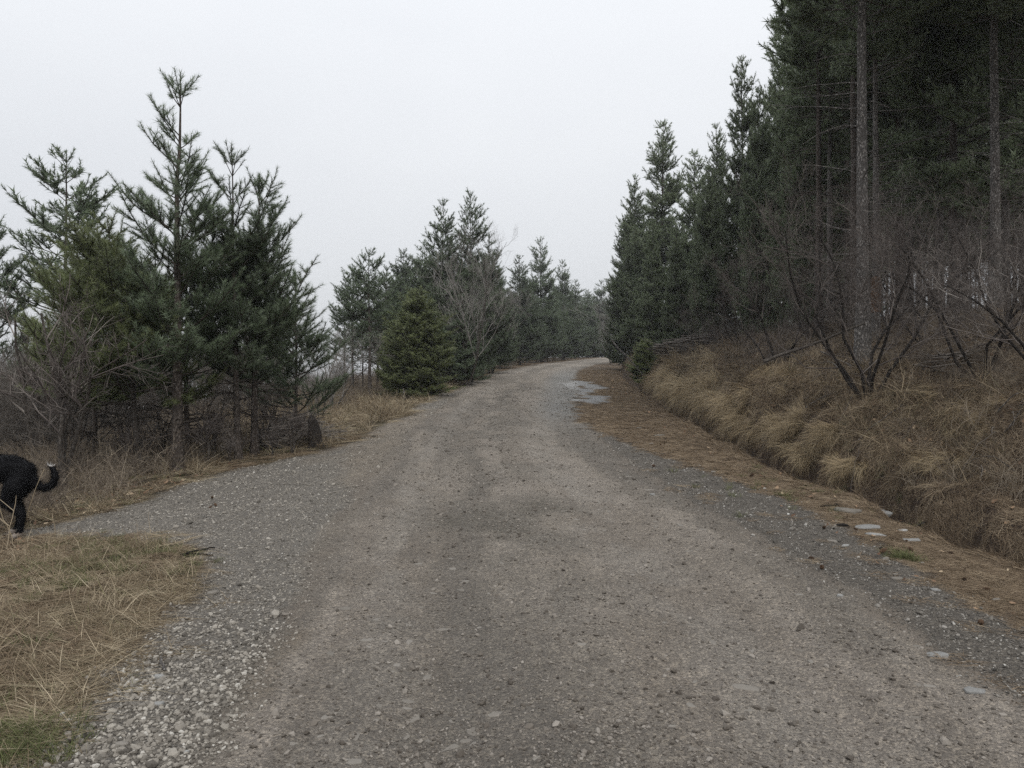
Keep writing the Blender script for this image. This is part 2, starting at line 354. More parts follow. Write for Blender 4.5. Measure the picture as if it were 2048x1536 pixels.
MAT_GOLD = mat_rand('golden_grass', [(0.0, (0.12, 0.085, 0.05)), (0.4, (0.28, 0.215, 0.13)), (1.0, (0.46, 0.375, 0.24))], 0.8, 0.2, tint=0.3)
MAT_CANE = mat_rand('bramble_cane', [(0.0, (0.078, 0.063, 0.052)), (0.45, (0.140, 0.113, 0.088)), (0.7, (0.22, 0.182, 0.138)), (1.0, (0.33, 0.28, 0.21))], 0.8, 0.2, tint=0.5)
MAT_TWIGL = mat_rand('pale_twig', [(0.0, (0.16, 0.145, 0.135)), (0.5, (0.24, 0.225, 0.21)), (1.0, (0.36, 0.34, 0.32))], 0.85, 0.2, 0.3, 8, tint=0.3)
MAT_TWIGD = mat_rand('dark_twig', [(0.0, (0.045, 0.036, 0.032)), (0.5, (0.095, 0.08, 0.072)), (0.8, (0.17, 0.15, 0.135)), (1.0, (0.34, 0.31, 0.28))], 0.85, 0.2, 0.3, 8, tint=0.3)
MAT_TWIG = mat_rand('grey_twig', [(0.0, (0.085, 0.073, 0.064)), (0.5, (0.13, 0.115, 0.10)), (1.0, (0.20, 0.18, 0.16))], 0.85, 0.2, 0.3, 8, tint=0.5)
def mat_needles(name, stops, spec=0.35):
    m, nt, b = newmat(name); L = nt.links
    a = N(nt, 'ShaderNodeAttribute', attribute_name='tint'); rp = ramp(nt, stops); L.new(a.outputs['Fac'], rp.inputs[0])
    oi = N(nt, 'ShaderNodeObjectInfo')
    hs = N(nt, 'ShaderNodeHueSaturation'); L.new(rp.outputs[0], hs.inputs['Color'])
    mr = N(nt, 'ShaderNodeMapRange'); L.new(oi.outputs['Random'], mr.inputs[0]); mr.inputs[3].default_value = 0.8; mr.inputs[4].default_value = 1.25
    L.new(mr.outputs[0], hs.inputs['Value'])
    L.new(hs.outputs[0], b.inputs['Base Color'])
    b.inputs['Roughness'].default_value = 0.45; b.inputs['Specular IOR Level'].default_value = spec
    tr = N(nt, 'ShaderNodeBsdfTranslucent'); L.new(hs.outputs[0], tr.inputs['Color'])
    mx = N(nt, 'ShaderNodeMixShader'); mx.inputs[0].default_value = 0.38
    L.new(b.outputs[0], mx.inputs[1]); L.new(tr.outputs[0], mx.inputs[2]); L.new(mx.outputs[0], nt.nodes['Material Output'].inputs['Surface'])
    return m
MAT_PINE = mat_needles('pine_needles', [(0.0, (0.064, 0.086, 0.047)), (0.5, (0.115, 0.150, 0.086)), (1.0, (0.195, 0.240, 0.160))])
MAT_PINE_Y = mat_needles('pine_needles_olive', [(0.0, (0.085, 0.10, 0.042)), (0.5, (0.14, 0.165, 0.07)), (1.0, (0.20, 0.225, 0.105))])
MAT_PINE_D = mat_needles('pine_needles_dark', [(0.0, (0.08, 0.10, 0.055)), (0.5, (0.145, 0.18, 0.10)), (1.0, (0.225, 0.265, 0.17))])
def mat_bark(name, lo, hi, warm=None):
    m, nt, b = newmat(name); L = nt.links
    tc = N(nt, 'ShaderNodeTexCoord'); mp = N(nt, 'ShaderNodeMapping'); mp.inputs['Scale'].default_value = (1, 1, 0.45); L.new(tc.outputs['Object'], mp.inputs[0])
    v = N(nt, 'ShaderNodeTexVoronoi', Scale=34.0); n = N(nt, 'ShaderNodeTexNoise', Scale=30.0, Detail=5.0, Roughness=0.7)
    L.new(mp.outputs[0], v.inputs['Vector']); L.new(mp.outputs[0], n.inputs['Vector'])
    a = N(nt, 'ShaderNodeMath', operation='ADD'); L.new(v.outputs['Distance'], a.inputs[0]); L.new(n.outputs['Fac'], a.inputs[1])
    r = ramp(nt, [(0.45, hi), (0.95, lo)]); L.new(a.outputs[0], r.inputs[0]); c = r.outputs[0]
    L.new(c, b.inputs['Base Color']); b.inputs['Roughness'].default_value = 0.9; b.inputs['Specular IOR Level'].default_value = 0.2
    bp = N(nt, 'ShaderNodeBump', Strength=0.8, Distance=0.02, invert=True); L.new(a.outputs[0], bp.inputs['Height']); L.new(bp.outputs[0], b.inputs['Normal'])
    return m
MAT_BARK = mat_bark('pine_bark', (0.055, 0.045, 0.038), (0.22, 0.19, 0.165))
MAT_BARKP = mat_bark('pale_pine_bark', (0.085, 0.078, 0.072), (0.46, 0.43, 0.40))
MAT_BARKO = mat_bark('orange_pine_bark', (0.085, 0.05, 0.03), (0.30, 0.17, 0.10))
MAT_DARKW = mat_bark('dark_wood', (0.018, 0.015, 0.013), (0.07, 0.06, 0.05))
MAT_BARKG = mat_bark('grey_bark', (0.055, 0.047, 0.040), (0.16, 0.145, 0.13))

LAND = terrain()

# ------------------------------------------------------------------ scattering of stuff
def proto_collection(name, meshes):
    c = bpy.data.collections.new(name)
    for i, me in enumerate(meshes):
        o = bpy.data.objects.new('%s_%02d' % (name, i), me); c.objects.link(o)
    return c
def scatter(name, meshes, pos, rot, scl, label, cat, parent=None):
    coll = proto_collection(name + '_shapes', meshes)
    pid = rng.integers(0, len(meshes), len(pos))
    me = add_mesh(name, pos, attrs={'rot': ('FLOAT_VECTOR', np.asarray(rot, np.float32)), 'scl': ('FLOAT', np.asarray(scl, np.float32)), 'pid': ('INT', pid.astype(np.int32))})
    o = link(name, me)
    ng = bpy.data.node_groups.new(name, 'GeometryNodeTree')
    ng.interface.new_socket('Geometry', in_out='INPUT', socket_type='NodeSocketGeometry')
    ng.interface.new_socket('Geometry', in_out='OUTPUT', socket_type='NodeSocketGeometry')
    gi = ng.nodes.new('NodeGroupInput'); go = ng.nodes.new('NodeGroupOutput')
    ip = ng.nodes.new('GeometryNodeInstanceOnPoints'); ci = ng.nodes.new('GeometryNodeCollectionInfo')
    ci.inputs['Collection'].default_value = coll; ci.inputs['Separate Children'].default_value = True; ci.inputs['Reset Children'].default_value = True
    def na(nm, typ):
        n = ng.nodes.new('GeometryNodeInputNamedAttribute'); n.data_type = typ; n.inputs['Name'].default_value = nm; return n
    a = na('rot', 'FLOAT_VECTOR'); b = na('scl', 'FLOAT'); c = na('pid', 'INT')
    er = ng.nodes.new('FunctionNodeEulerToRotation')
    L = ng.links
    L.new(gi.outputs[0], ip.inputs['Points']); L.new(ci.outputs[0], ip.inputs['Instance']); ip.inputs['Pick Instance'].default_value = True
    L.new(c.outputs['Attribute'], ip.inputs['Instance Index']); L.new(a.outputs['Attribute'], er.inputs[0]); L.new(er.outputs[0], ip.inputs['Rotation'])
    L.new(b.outputs['Attribute'], ip.inputs['Scale'])
    L.new(ip.outputs[0], go.inputs[0])
    md = o.modifiers.new('scatter', 'NODES'); md.node_group = ng
    tag(o, label, cat, kind='stuff')
    return o

def stone_mesh(name, seed, flat=0.55, mat=None, sub=1):
    import bmesh
    bm = bmesh.new(); bmesh.ops.create_icosphere(bm, subdivisions=sub, radius=1.0)
    rr = random.Random(seed); ax = Vector((rr.gauss(0, 1), rr.gauss(0, 1), rr.gauss(0, 1))).normalized()
    for v in bm.verts:
        k = 1 + rr.uniform(-0.22, 0.22); v.co *= k
        if v.co.dot(ax) > 0.55: v.co -= ax * (v.co.dot(ax) - 0.55)
    e = rr.uniform(0.65, 1.0)
    for v in bm.verts: v.co.x *= 1.0; v.co.y *= e; v.co.z *= flat * rr.uniform(0.9, 1.1)
    me = bpy.data.meshes.new(name); bm.to_mesh(me); bm.free(); me.materials.append(mat)
    return me
def slab_mesh(name, seed, mat, th=0.3):
    rr = random.Random(seed); n = rr.randint(6, 9); V = []; Q = []; T = []
    ang = sorted(rr.uniform(0, 6.28 / n) + 6.28 * i / n for i in range(n)); rad = [rr.uniform(0.58, 1.12) for _ in range(n)]
    for lv, (k, z) in enumerate(((0.96, -th), (1.0, th * 0.35), (0.86, th * 0.85), (0.45, th))):
        for a, r_ in zip(ang, rad): V.append((math.cos(a) * r_ * k + rr.uniform(-.03, .03), math.sin(a) * r_ * k * 0.8 + rr.uniform(-.03, .03), z + rr.uniform(-.12, .12) * th))
    V.append((rr.uniform(-.1, .1), rr.uniform(-.1, .1), th * 0.95))
    for lv in range(3):
        for i in range(n): Q.append((lv * n + i, lv * n + (i + 1) % n, (lv + 1) * n + (i + 1) % n, (lv + 1) * n + i))
    for i in range(n): T.append((3 * n + i, 3 * n + (i + 1) % n, 4 * n))
    return add_mesh(name, V, Q, T, [mat], smooth=False)
def slope_rot(x, y, yaw):
    """euler angles that lay an upright shape on the terrain"""
    d = 0.04
    nx = -(Z(x + d, y) - Z(x - d, y)) / (2 * d); ny = -(Z(x, y + d) - Z(x, y - d)) / (2 * d)
    nz = np.ones_like(nx)
    # R = tilt * yaw ; tilt about x then y
    rx = -np.arctan2(ny, nz); ry = np.arctan2(nx, np.sqrt(ny ** 2 + nz ** 2))
    out = np.zeros((len(x), 3))
    for i in range(len(x)):
        n = Vector((nx[i], ny[i], 1)).normalized()
        q = Vector((0, 0, 1)).rotation_difference(n)
        e = (q.to_matrix() @ Matrix.Rotation(yaw[i], 3, 'Z')).to_euler()
        out[i] = e
    return out
def cand(n, r0, r1, t0=-50, t1=50, p=1.0):
    """random spots, denser towards the viewer where the photograph resolves them"""
    u = rng.random(n)
    r = r0 * (r1 / r0) ** (u ** p)
    t = np.radians(rng.uniform(t0, t1, n))
    return r * np.sin(t), r * np.cos(t), r

def gravel():
    protos = [stone_mesh('gravel_stone', 100 + i, 0.6, MAT_STONE) for i in range(8)]
    x, y, r = cand(260000, 1.9, 34, -42, 42)
    m = masks(x, y)
    dens = np.maximum(m['track'] * (0.45 + 0.55 * sst(0.62, 0.42, fbm(x * 0.9, y * 0.28, 63, 4))), m['shr'] * 0.95)
    near_edge = m['track'] * sst(6, 3, y)
    keep = rng.random(len(x)) < np.clip(dens, 0, 1)
    x, y, r = x[keep], y[keep], r[keep]; ne = near_edge[keep]
    s = 0.0055 * np.exp(rng.normal(0, 0.38, len(x))) * (1 + 0.6 * ne) * np.clip((r / 6) ** 0.75, 1, 4.5)
    s[rng.random(len(x)) < 0.012] *= 2.2
    s = np.clip(s, 0, 0.045)
    pos = np.stack([x, y, Z(x, y) + s * 0.25], 1)
    rot = np.stack([rng.normal(0, 0.35, len(x)), rng.normal(0, 0.35, len(x)), rng.uniform(0, 6.28, len(x))], 1)
    lf = x < (it(XL, y) + it(XR, y)) / 2
    scatter('gravel', protos, pos[lf], rot[lf], s[lf], 'loose pale grey crushed gravel along the left of the road and over the side track', 'gravel')
    dark = [stone_mesh('dark_gravel_stone', 150 + i, 0.55, MAT_STONED) for i in range(8)]
    scatter('dark_gravel', dark, pos[~lf], rot[~lf], s[~lf], 'darker slaty gravel of the shoulder on the right of the road', 'gravel')
    protos = [stone_mesh('road_pebble', 200 + i, 0.6, MAT_CLOD) for i in range(6)]
    x, y, r = cand(170000, 1.9, 30, -38, 40)
    m = masks(x, y); n4 = fbm(x * 2.6, y * 1.4, 64, 4); u = m['u'] + 0.10 * (n4 - 0.5)
    strip = np.exp(-((u - 0.42) / 0.12) ** 2) * 0.8 + np.exp(-((u - 0.93) / 0.08) ** 2) * 0.5 + np.exp(-((u - 0.22) / 0.05) ** 2) * 0.35
    dens = m['road'] * np.clip(0.36 + strip * sst(0.35, 0.62, n4), 0, 1)
    keep = rng.random(len(x)) < dens
    x, y, r = x[keep], y[keep], r[keep]
    s = 0.0048 * np.exp(rng.normal(0, 0.45, len(x))) * np.clip((r / 6) ** 0.75, 1, 4)
    s[rng.random(len(x)) < 0.05] *= 2.0
    s = np.clip(s, 0, 0.03)
    pos = np.stack([x, y, Z(x, y) + s * 0.2], 1)
    rot = np.stack([rng.normal(0, 0.35, len(x)), rng.normal(0, 0.35, len(x)), rng.uniform(0, 6.28, len(x))], 1)
    scatter('pebbles', protos, pos, rot, s, 'small brownish grey pebbles scattered loosely over the packed road', 'pebbles')
gravel()

def slabs_in_road():
    """flat stones bedded in the packed road: parts of the road"""
    protos = [slab_mesh('stone', 300 + i, MAT_SLAB, 0.22) for i in range(8)]
    road = LAND['road']; got = []
    tries = 0
    while len(got) < 285 and tries < 20000:
        tries += 1
        r = 2.4 * (26 / 2.4) ** rng.random(); t = math.radians(rng.uniform(-25, 36))
        x, y = r * math.sin(t), r * math.cos(t)
        m = masks(np.array([x]), np.array([y]))
        if m['road'][0] < 0.8: continue
        u = m['u'][0]
        w = 0.22 + 1.1 * (u > 0.6) * (6.5 < y < 26) + 0.3 * (u < 0.3)
        if rng.random() > w: continue
        got.append((x, y))
    for i, (x, y) in enumerate(got):
        o = bpy.data.objects.new('stone', protos[i % 8]); COL.objects.link(o); o.parent = road
        s = rng.uniform(0.015, 0.045) * (1.4 if y > 8 else 1.0) * min(2.0, max(1.0, y / 10))
        o.location = (x, y, float(Z(x, y)) - s * 0.10); o.scale = (s * rng.uniform(1.0, 1.5), s, s * 0.55)
        o.rotation_euler = (0.05, 0, rng.uniform(0, 6.28))
    for px, py, s in ((1480, 1372, 0.085),):
        p = gp(px, py); o = bpy.data.objects.new('stone', protos[2]); COL.objects.link(o); o.parent = road
        o.location = (p.x, p.y, p.z - 0.008); o.scale = (s * 1.15, s * 0.7, s * 0.5); o.rotation_euler = (0, 0, -0.3)
slabs_in_road()

# ---- grass
def blades(n, L, w, spread, lean, rseed, flat=0.0, droop=0.6, seg=3, rad=0.05):
    r_ = np.random.default_rng(rseed)
    V = []; T = []; tint = []; off = 0
    for i in range(n):
        a = r_.uniform(0, 2 * np.pi); rr = rad * np.sqrt(r_.random())
        p = np.array([rr * np.cos(a), rr * np.sin(a), 0.0])
        az = r_.uniform(0, 2 * np.pi)
        d = np.array([np.cos(az) * spread + lean, np.sin(az) * spread, 1.0 - flat]); d /= np.linalg.norm(d)
        l = L * r_.uniform(0.5, 1.15); ww = w * r_.uniform(0.6, 1.3)
        side = np.cross(d, [0, 0, 1.0]); side /= np.linalg.norm(side) + 1e-6
        side = side * np.cos(az) + np.cross(d, side) * np.sin(az) * 0.6
        pts = [p]
        for k in range(seg):
            pts.append(pts[-1] + d * l / seg)
            d = d + np.array([r_.normal(0, 0.12), r_.normal(0, 0.12), -droop * (0.5 + r_.random())]) * (1.0 / seg) * 1.4; d /= np.linalg.norm(d)
            if pts[-1][2] < 0.006 : d[2] = abs(d[2]) * 0.2
        for k, q in enumerate(pts):
            h = ww * (1 - 0.8 * k / seg) * 0.5
            V += [q - side * h, q + side * h]
        for k in range(seg):
            T += [[off + 2 * k, off + 2 * k + 1, off + 2 * k + 3], [off + 2 * k, off + 2 * k + 3, off + 2 * k + 2]]
        t = r_.random(); tint += [t] * (2 * (seg + 1)); off += 2 * (seg + 1)
    return np.array(V), np.array(T), np.array(tint)
def blade_mesh(name, mat, **kw):
    V, T, t = blades(**kw)
    return add_mesh(name, V, tris=T, mats=[mat], attrs={'tint': ('FLOAT', t.astype(np.float32))})

def veg():
    # fallen needles: flat mats of fine straight needles
    need = [blade_mesh('needle_mat', MAT_NEED, n=80, L=0.10, w=0.0036, spread=1.0, lean=0, rseed=i, flat=0.93, droop=0.02, seg=1, rad=0.11) for i in range(5)]
    x, y, r = cand(60000, 2.4, 50, -5, 47)
    m = masks(x, y); e = m['e']
    w = (e < 0.1) * sst(-0.12, 0.18, x - it(XG, y) + m['j']) * (x > 0) + (e >= 0.1) * 0.6 + 0.012 * m['shr']
    k = rng.random(len(x)) < w * (1 - m['pale']); x, y, r = x[k], y[k], r[k]
    yaw = rng.uniform(0, 6.28, len(x))
    scatter('pine_needle_litter', need, np.stack([x, y, Z(x, y) + 0.004], 1), slope_rot(x, y, yaw), 0.9 * np.clip(r / 8, 1, 2.0) * rng.uniform(0.6, 1.2, len(x)),
            'rusty brown fallen pine needles covering the verge between gravel and ditch', 'pine needles')
    x, y, r = cand(16000, 2.4, 14, -50, -8)
    m = masks(x, y); free = (x < it(XL, y) - 0.5) * (1 - np.clip(m['road'] * 1.3 + m['track'] * 1.05, 0, 1)) * sst(0.40, 0.6, fbm(x * 1.4, y * 1.4, 151, 3))
    k = rng.random(len(x)) < free * 0.55; x, y, r = x[k], y[k], r[k]
    scatter('brown_needle_litter', need, np.stack([x, y, Z(x, y) + 0.02], 1), slope_rot(x, y, rng.uniform(0, 6.28, len(x))), 0.9 * rng.uniform(0.6, 1.2, len(x)),
            'brown fallen needles and chaff lying among the dead grass at left', 'pine needles')
    # fallen leaves on the bank
    def leaf(i):
        rr = random.Random(i); V = [(-1, 0, .1), (-.3, -.5, 0), (.5, -.4, .1), (1, 0, .35), (.4, .45, .05), (-.4, .5, .25)]
        V = [(a + rr.uniform(-.15, .15), b + rr.uniform(-.15, .15), c + rr.uniform(-.1, .25)) for a, b, c in V]
        return add_mesh('leaf', V, tris=[(0, 1, 5), (1, 2, 4), (1, 4, 5), (2, 3, 4)], mats=[MAT_LEAF], smooth=False)
    x, y, r = cand(42000, 3, 40, -45, 48)
    m = masks(x, y)
    w = sst(0.3, 1.0, m['e']) * (0.25 + 0.75 * sst(0.4, 0.6, fbm(x * 0.9, y * 0.9, 131, 3))) + (x < -4) * 0.6 * (1 - m['track'])+ 0.06 * (m['e'] > -1.5) * (x > 2)
    k = rng.random(len(x)) < w; x, y, r = x[k], y[k], r[k]
    rot = slope_rot(x, y, rng.uniform(0, 6.28, len(x))) + rng.normal(0, 0.35, (len(x), 3))
    scatter('fallen_leaves', [leaf(i) for i in range(5)], np.stack([x, y, Z(x, y) + 0.02], 1), rot, 0.020 * np.clip(r / 8, 0.8, 2.2) * rng.uniform(0.7, 1.5, len(x)),
            'curled brown fallen leaves caught on the bank and under the bushes', 'fallen leaves')
    # lower left island of matted straw, and the left verges
    mat_ = [blade_mesh('straw_mat', MAT_STRAW, n=46, L=0.26, w=0.0035, spread=0.9, lean=0.7, rseed=20 + i, flat=0.86, droop=0.25, seg=3, rad=0.10) for i in range(5)]
    tuft = [blade_mesh('straw_tuft', MAT_STRAW, n=40, L=0.30, w=0.0036, spread=0.55, lean=0.35, rseed=40 + i, droop=0.9, seg=4, rad=0.05) for i in range(4)]
    green = [blade_mesh('green_tuft', MAT_GREENG, n=40, L=0.10, w=0.004, spread=0.8, lean=0.1, rseed=60 + i, droop=0.6, seg=2, rad=0.07) for i in range(3)]
    bank = [blade_mesh('bank_tuft', MAT_BANKG, n=60, L=0.32, w=0.0042, spread=0.85, lean=0.8, rseed=80 + i, flat=0.5, droop=1.3, seg=4, rad=0.11) for i in range(4)]
    bank += [blade_mesh('bank_mat', MAT_BANKG, n=64, L=0.26, w=0.0042, spread=1.0, lean=0.3, rseed=180 + i, flat=0.82, droop=0.3, seg=3, rad=0.14) for i in range(4)]
    gold = [blade_mesh('golden_tuft', MAT_GOLD, n=90, L=0.5, w=0.005, spread=0.5, lean=0.8, rseed=95 + i, flat=0.1, droop=1.2, seg=4, rad=0.09) for i in range(3)]
    x, y, r = cand(26000, 2.3, 40, -52, 12)
    m = masks(x, y); free = np.clip(1 - np.clip(m['road'] * 1.3 + m['track'] * 1.3, 0, 1) + 0.10 * sst(0.35, 0.0, sdist(np.stack([x, y], 1), TRACK)), 0, 1) * (x < 0) * (x < it(XL, y) - 0.45) * (1 - m['road'])
    n1 = fbm(x * 1.1, y * 1.1, 91, 3)
    k = rng.random(len(x)) < free * 0.7 * (0.25 + 0.75 * sst(0.35, 0.55, n1)); x1, y1, r1 = x[k], y[k], r[k]
    yaw = rng.normal(0.3, 1.3, len(x1))
    scatter('matted_straw', mat_, np.stack([x1, y1, Z(x1, y1)], 1), slope_rot(x1, y1, yaw), np.clip(r1 / 8, 0.8, 2.2) * rng.uniform(0.4, 1.3, len(x1)),
            'matted straw coloured dead grass on the left verge and the corner beside the track', 'dry grass')
    k = rng.random(len(x)) < free * (0.22 + 0.4 * (r > 11)) * sst(0.45, 0.65, n1) * (0.4 + 0.6 * (r > 6)); x1, y1, r1 = x[k], y[k], r[k]
    yaw = rng.uniform(0, 6.28, len(x1))
    scatter('straw_tufts', tuft, np.stack([x1, y1, Z(x1, y1)], 1), slope_rot(x1, y1, yaw), np.clip(r1 / 9, 0.6, 2.1) * rng.uniform(0.5, 1.1, len(x1)),
            'loose upright tufts of straw coloured dead grass along the left verge', 'dry grass')
    k = rng.random(len(x)) < free * 0.6 * sst(0.50, 0.64, fbm(x * 1.3, y * 1.3, 93, 3)) * (r < 14); x1, y1, r1 = x[k], y[k], r[k]
    # a greener weed patch low in the corner
    xx = rng.normal(-1.98, 0.13, 70); yy = rng.normal(3.0, 0.12, 70)
    x1 = np.concatenate([x1, xx, rng.normal(2.93, 0.05, 20), rng.normal(3.2, 0.9, 60)]); y1 = np.concatenate([y1, yy, rng.normal(5.75, 0.05, 20), rng.normal(8.6, 0.8, 60)])
    k = (masks(x1, y1)['road'] < 0.3); x1, y1 = x1[k], y1[k]
    scatter('green_grass', green, np.stack([x1, y1, Z(x1, y1)], 1), slope_rot(x1, y1, rng.uniform(0, 6.28, len(x1))), rng.uniform(0.45, 1.0, len(x1)),
            'short green grass and weeds coming up through the dead straw', 'green grass')
    # bank: tufts hanging down the slope
    x, y, r = cand(60000, 3.2, 60, 2, 50)
    m = masks(x, y); e = m['e'] - 0.17
    holl = 0
    for hx, hy, hs in HOLLOWS: holl = np.maximum(holl, np.exp(-(((x - hx) / hs) ** 2 + ((y - hy) / (hs * 1.5)) ** 2)))
    w = (1 - 0.9 * sst(0.4, 0.7, holl)) * sst(-0.15, 0.25, e) * (0.22 + 0.78 * sst(2.0, 1.1, e)) * sst(30, 4, e) * (0.22 + 0.78 * sst(0.42, 0.60, fbm(x * 1.5, y * 1.5, 97, 3)))
    k = rng.random(len(x)) < w * 0.8; x1, y1, r1, e1 = x[k], y[k], r[k], e[k]
    yaw = np.where(e1 < 1.6, math.pi + rng.normal(0, 0.7, len(x1)), rng.uniform(0, 6.28, len(x1)))
    scatter('bank_grass', bank, np.stack([x1, y1, Z(x1, y1) - 0.01], 1), slope_rot(x1, y1, yaw), np.clip(r1 / 10, 0.7, 2.0) * rng.uniform(0.4, 1.4, len(x1)) * np.where(e1 > 1.3, 0.6, 1.0),
            'brown dead grass hanging over the roadside bank and up the slope to the pines', 'dry grass')
    # golden clump on the bank further up
    P = []
    for px, py in ((1395, 790), (1420, 800), (1440, 790), (1370, 775), (1455, 815), (1410, 775), (1335, 760), (1480, 845), (1600, 845), (1660, 870), (1620, 900), (1700, 935), (1560, 860)):
        for _ in range(16):
            p = gp(px + rng.normal(0, 18), py + rng.normal(0, 9))
            if p is not None and p.y < 40: P.append(p)
    xs = rng.uniform(0, 1, 500); ys = 3.5 * (30 / 3.5) ** xs; xs = it(XT, ys) + rng.uniform(0.35, 1.3, 500)
    kk = vnoise(ys * 0.9, xs * 0.9, 141) > 0.74
    P = np.concatenate([np.array([tuple(p) for p in P]), np.stack([xs, ys, Z(xs, ys)], 1)[kk]])
    scatter('golden_grass', gold, P, slope_rot(P[:, 0], P[:, 1], math.pi + rng.normal(0, 0.6, len(P))), np.clip(P[:, 1] / 14, 0.5, 1.6) * rng.uniform(0.6, 1.2, len(P)),
            'pale golden clumps of dead grass drooping over the edge of the bank', 'dry grass')
veg()

# ------------------------------------------------------------------ pines
def shoot_proto(n, L, l, w, seed):
    """needles round a twig of length L along +z; one triangle each"""
    r_ = np.random.default_rng(seed)
    t = r_.uniform(0.05, 1.0, n); a = r_.uniform(0, 2 * np.pi, n)
    out = np.stack([np.cos(a), np.sin(a), np.zeros(n)], 1); sd = np.stack([-np.sin(a), np.cos(a), np.zeros(n)], 1)
    el = r_.uniform(0.35, 1.15, n)[:, None]
    d = out * np.cos(el) + np.array([0, 0, 1.0]) * np.sin(el)
    base = np.array([0, 0, 1.0]) * (t * L)[:, None] + out * 0.003
    ll = (l * r_.uniform(0.7, 1.15, n))[:, None]
    return np.stack([base - sd * w / 2, base + sd * w / 2, base + d * ll], 1)  # n,3,3
SHOOTS = {
    'near': [shoot_proto(56, 1.0, 0.44, 0.034, s) for s in range(5)],      # unit length shoots, scaled to about 0.16 m
    'mid': [shoot_proto(24, 1.0, 0.50, 0.085, 10 + s) for s in range(5)],
    'far': [shoot_proto(15, 1.0, 0.52, 0.130, 20 + s) for s in range(5)],
}
def bake_shoots(shoots, lod, rs):
    """shoots: list of (pos, dir, length, tint) -> triangles"""
    P = np.array([s[0] for s in shoots]); D = np.array([s[1] for s in shoots]); Ls = np.array([s[2] for s in shoots]); T = np.array([s[3] for s in shoots])
    D /= np.linalg.norm(D, axis=1, keepdims=True) + 1e-9
    ref = np.where(np.abs(D[:, 2:3]) < 0.9, np.array([[0, 0, 1.0]]), np.array([[1.0, 0, 0]]))
    A = np.cross(D, ref); A /= np.linalg.norm(A, axis=1, keepdims=True); B = np.cross(D, A)
    roll = rs.uniform(0, 2 * np.pi, len(P))[:, None]
    A2 = A * np.cos(roll) + B * np.sin(roll); B2 = -A * np.sin(roll) + B * np.cos(roll)
    VV = []; TT = []
    pick = rs.integers(0, 5, len(P))
    for k in range(5):
        i = np.nonzero(pick == k)[0]
        if len(i) == 0: continue
        pr = SHOOTS[lod][k].reshape(-1, 3)
        v = P[i][:, None, :] + Ls[i][:, None, None] * (A2[i][:, None, :] * pr[None, :, 0:1] + B2[i][:, None, :] * pr[None, :, 1:2] + D[i][:, None, :] * pr[None, :, 2:3])
        VV.append(v.reshape(-1, 3)); TT.append(np.repeat(T[i], len(pr)))
    V = np.concatenate(VV); tint = np.concatenate(TT)
    tris = np.arange(len(V)).reshape(-1, 3)
    return V, tris, tint

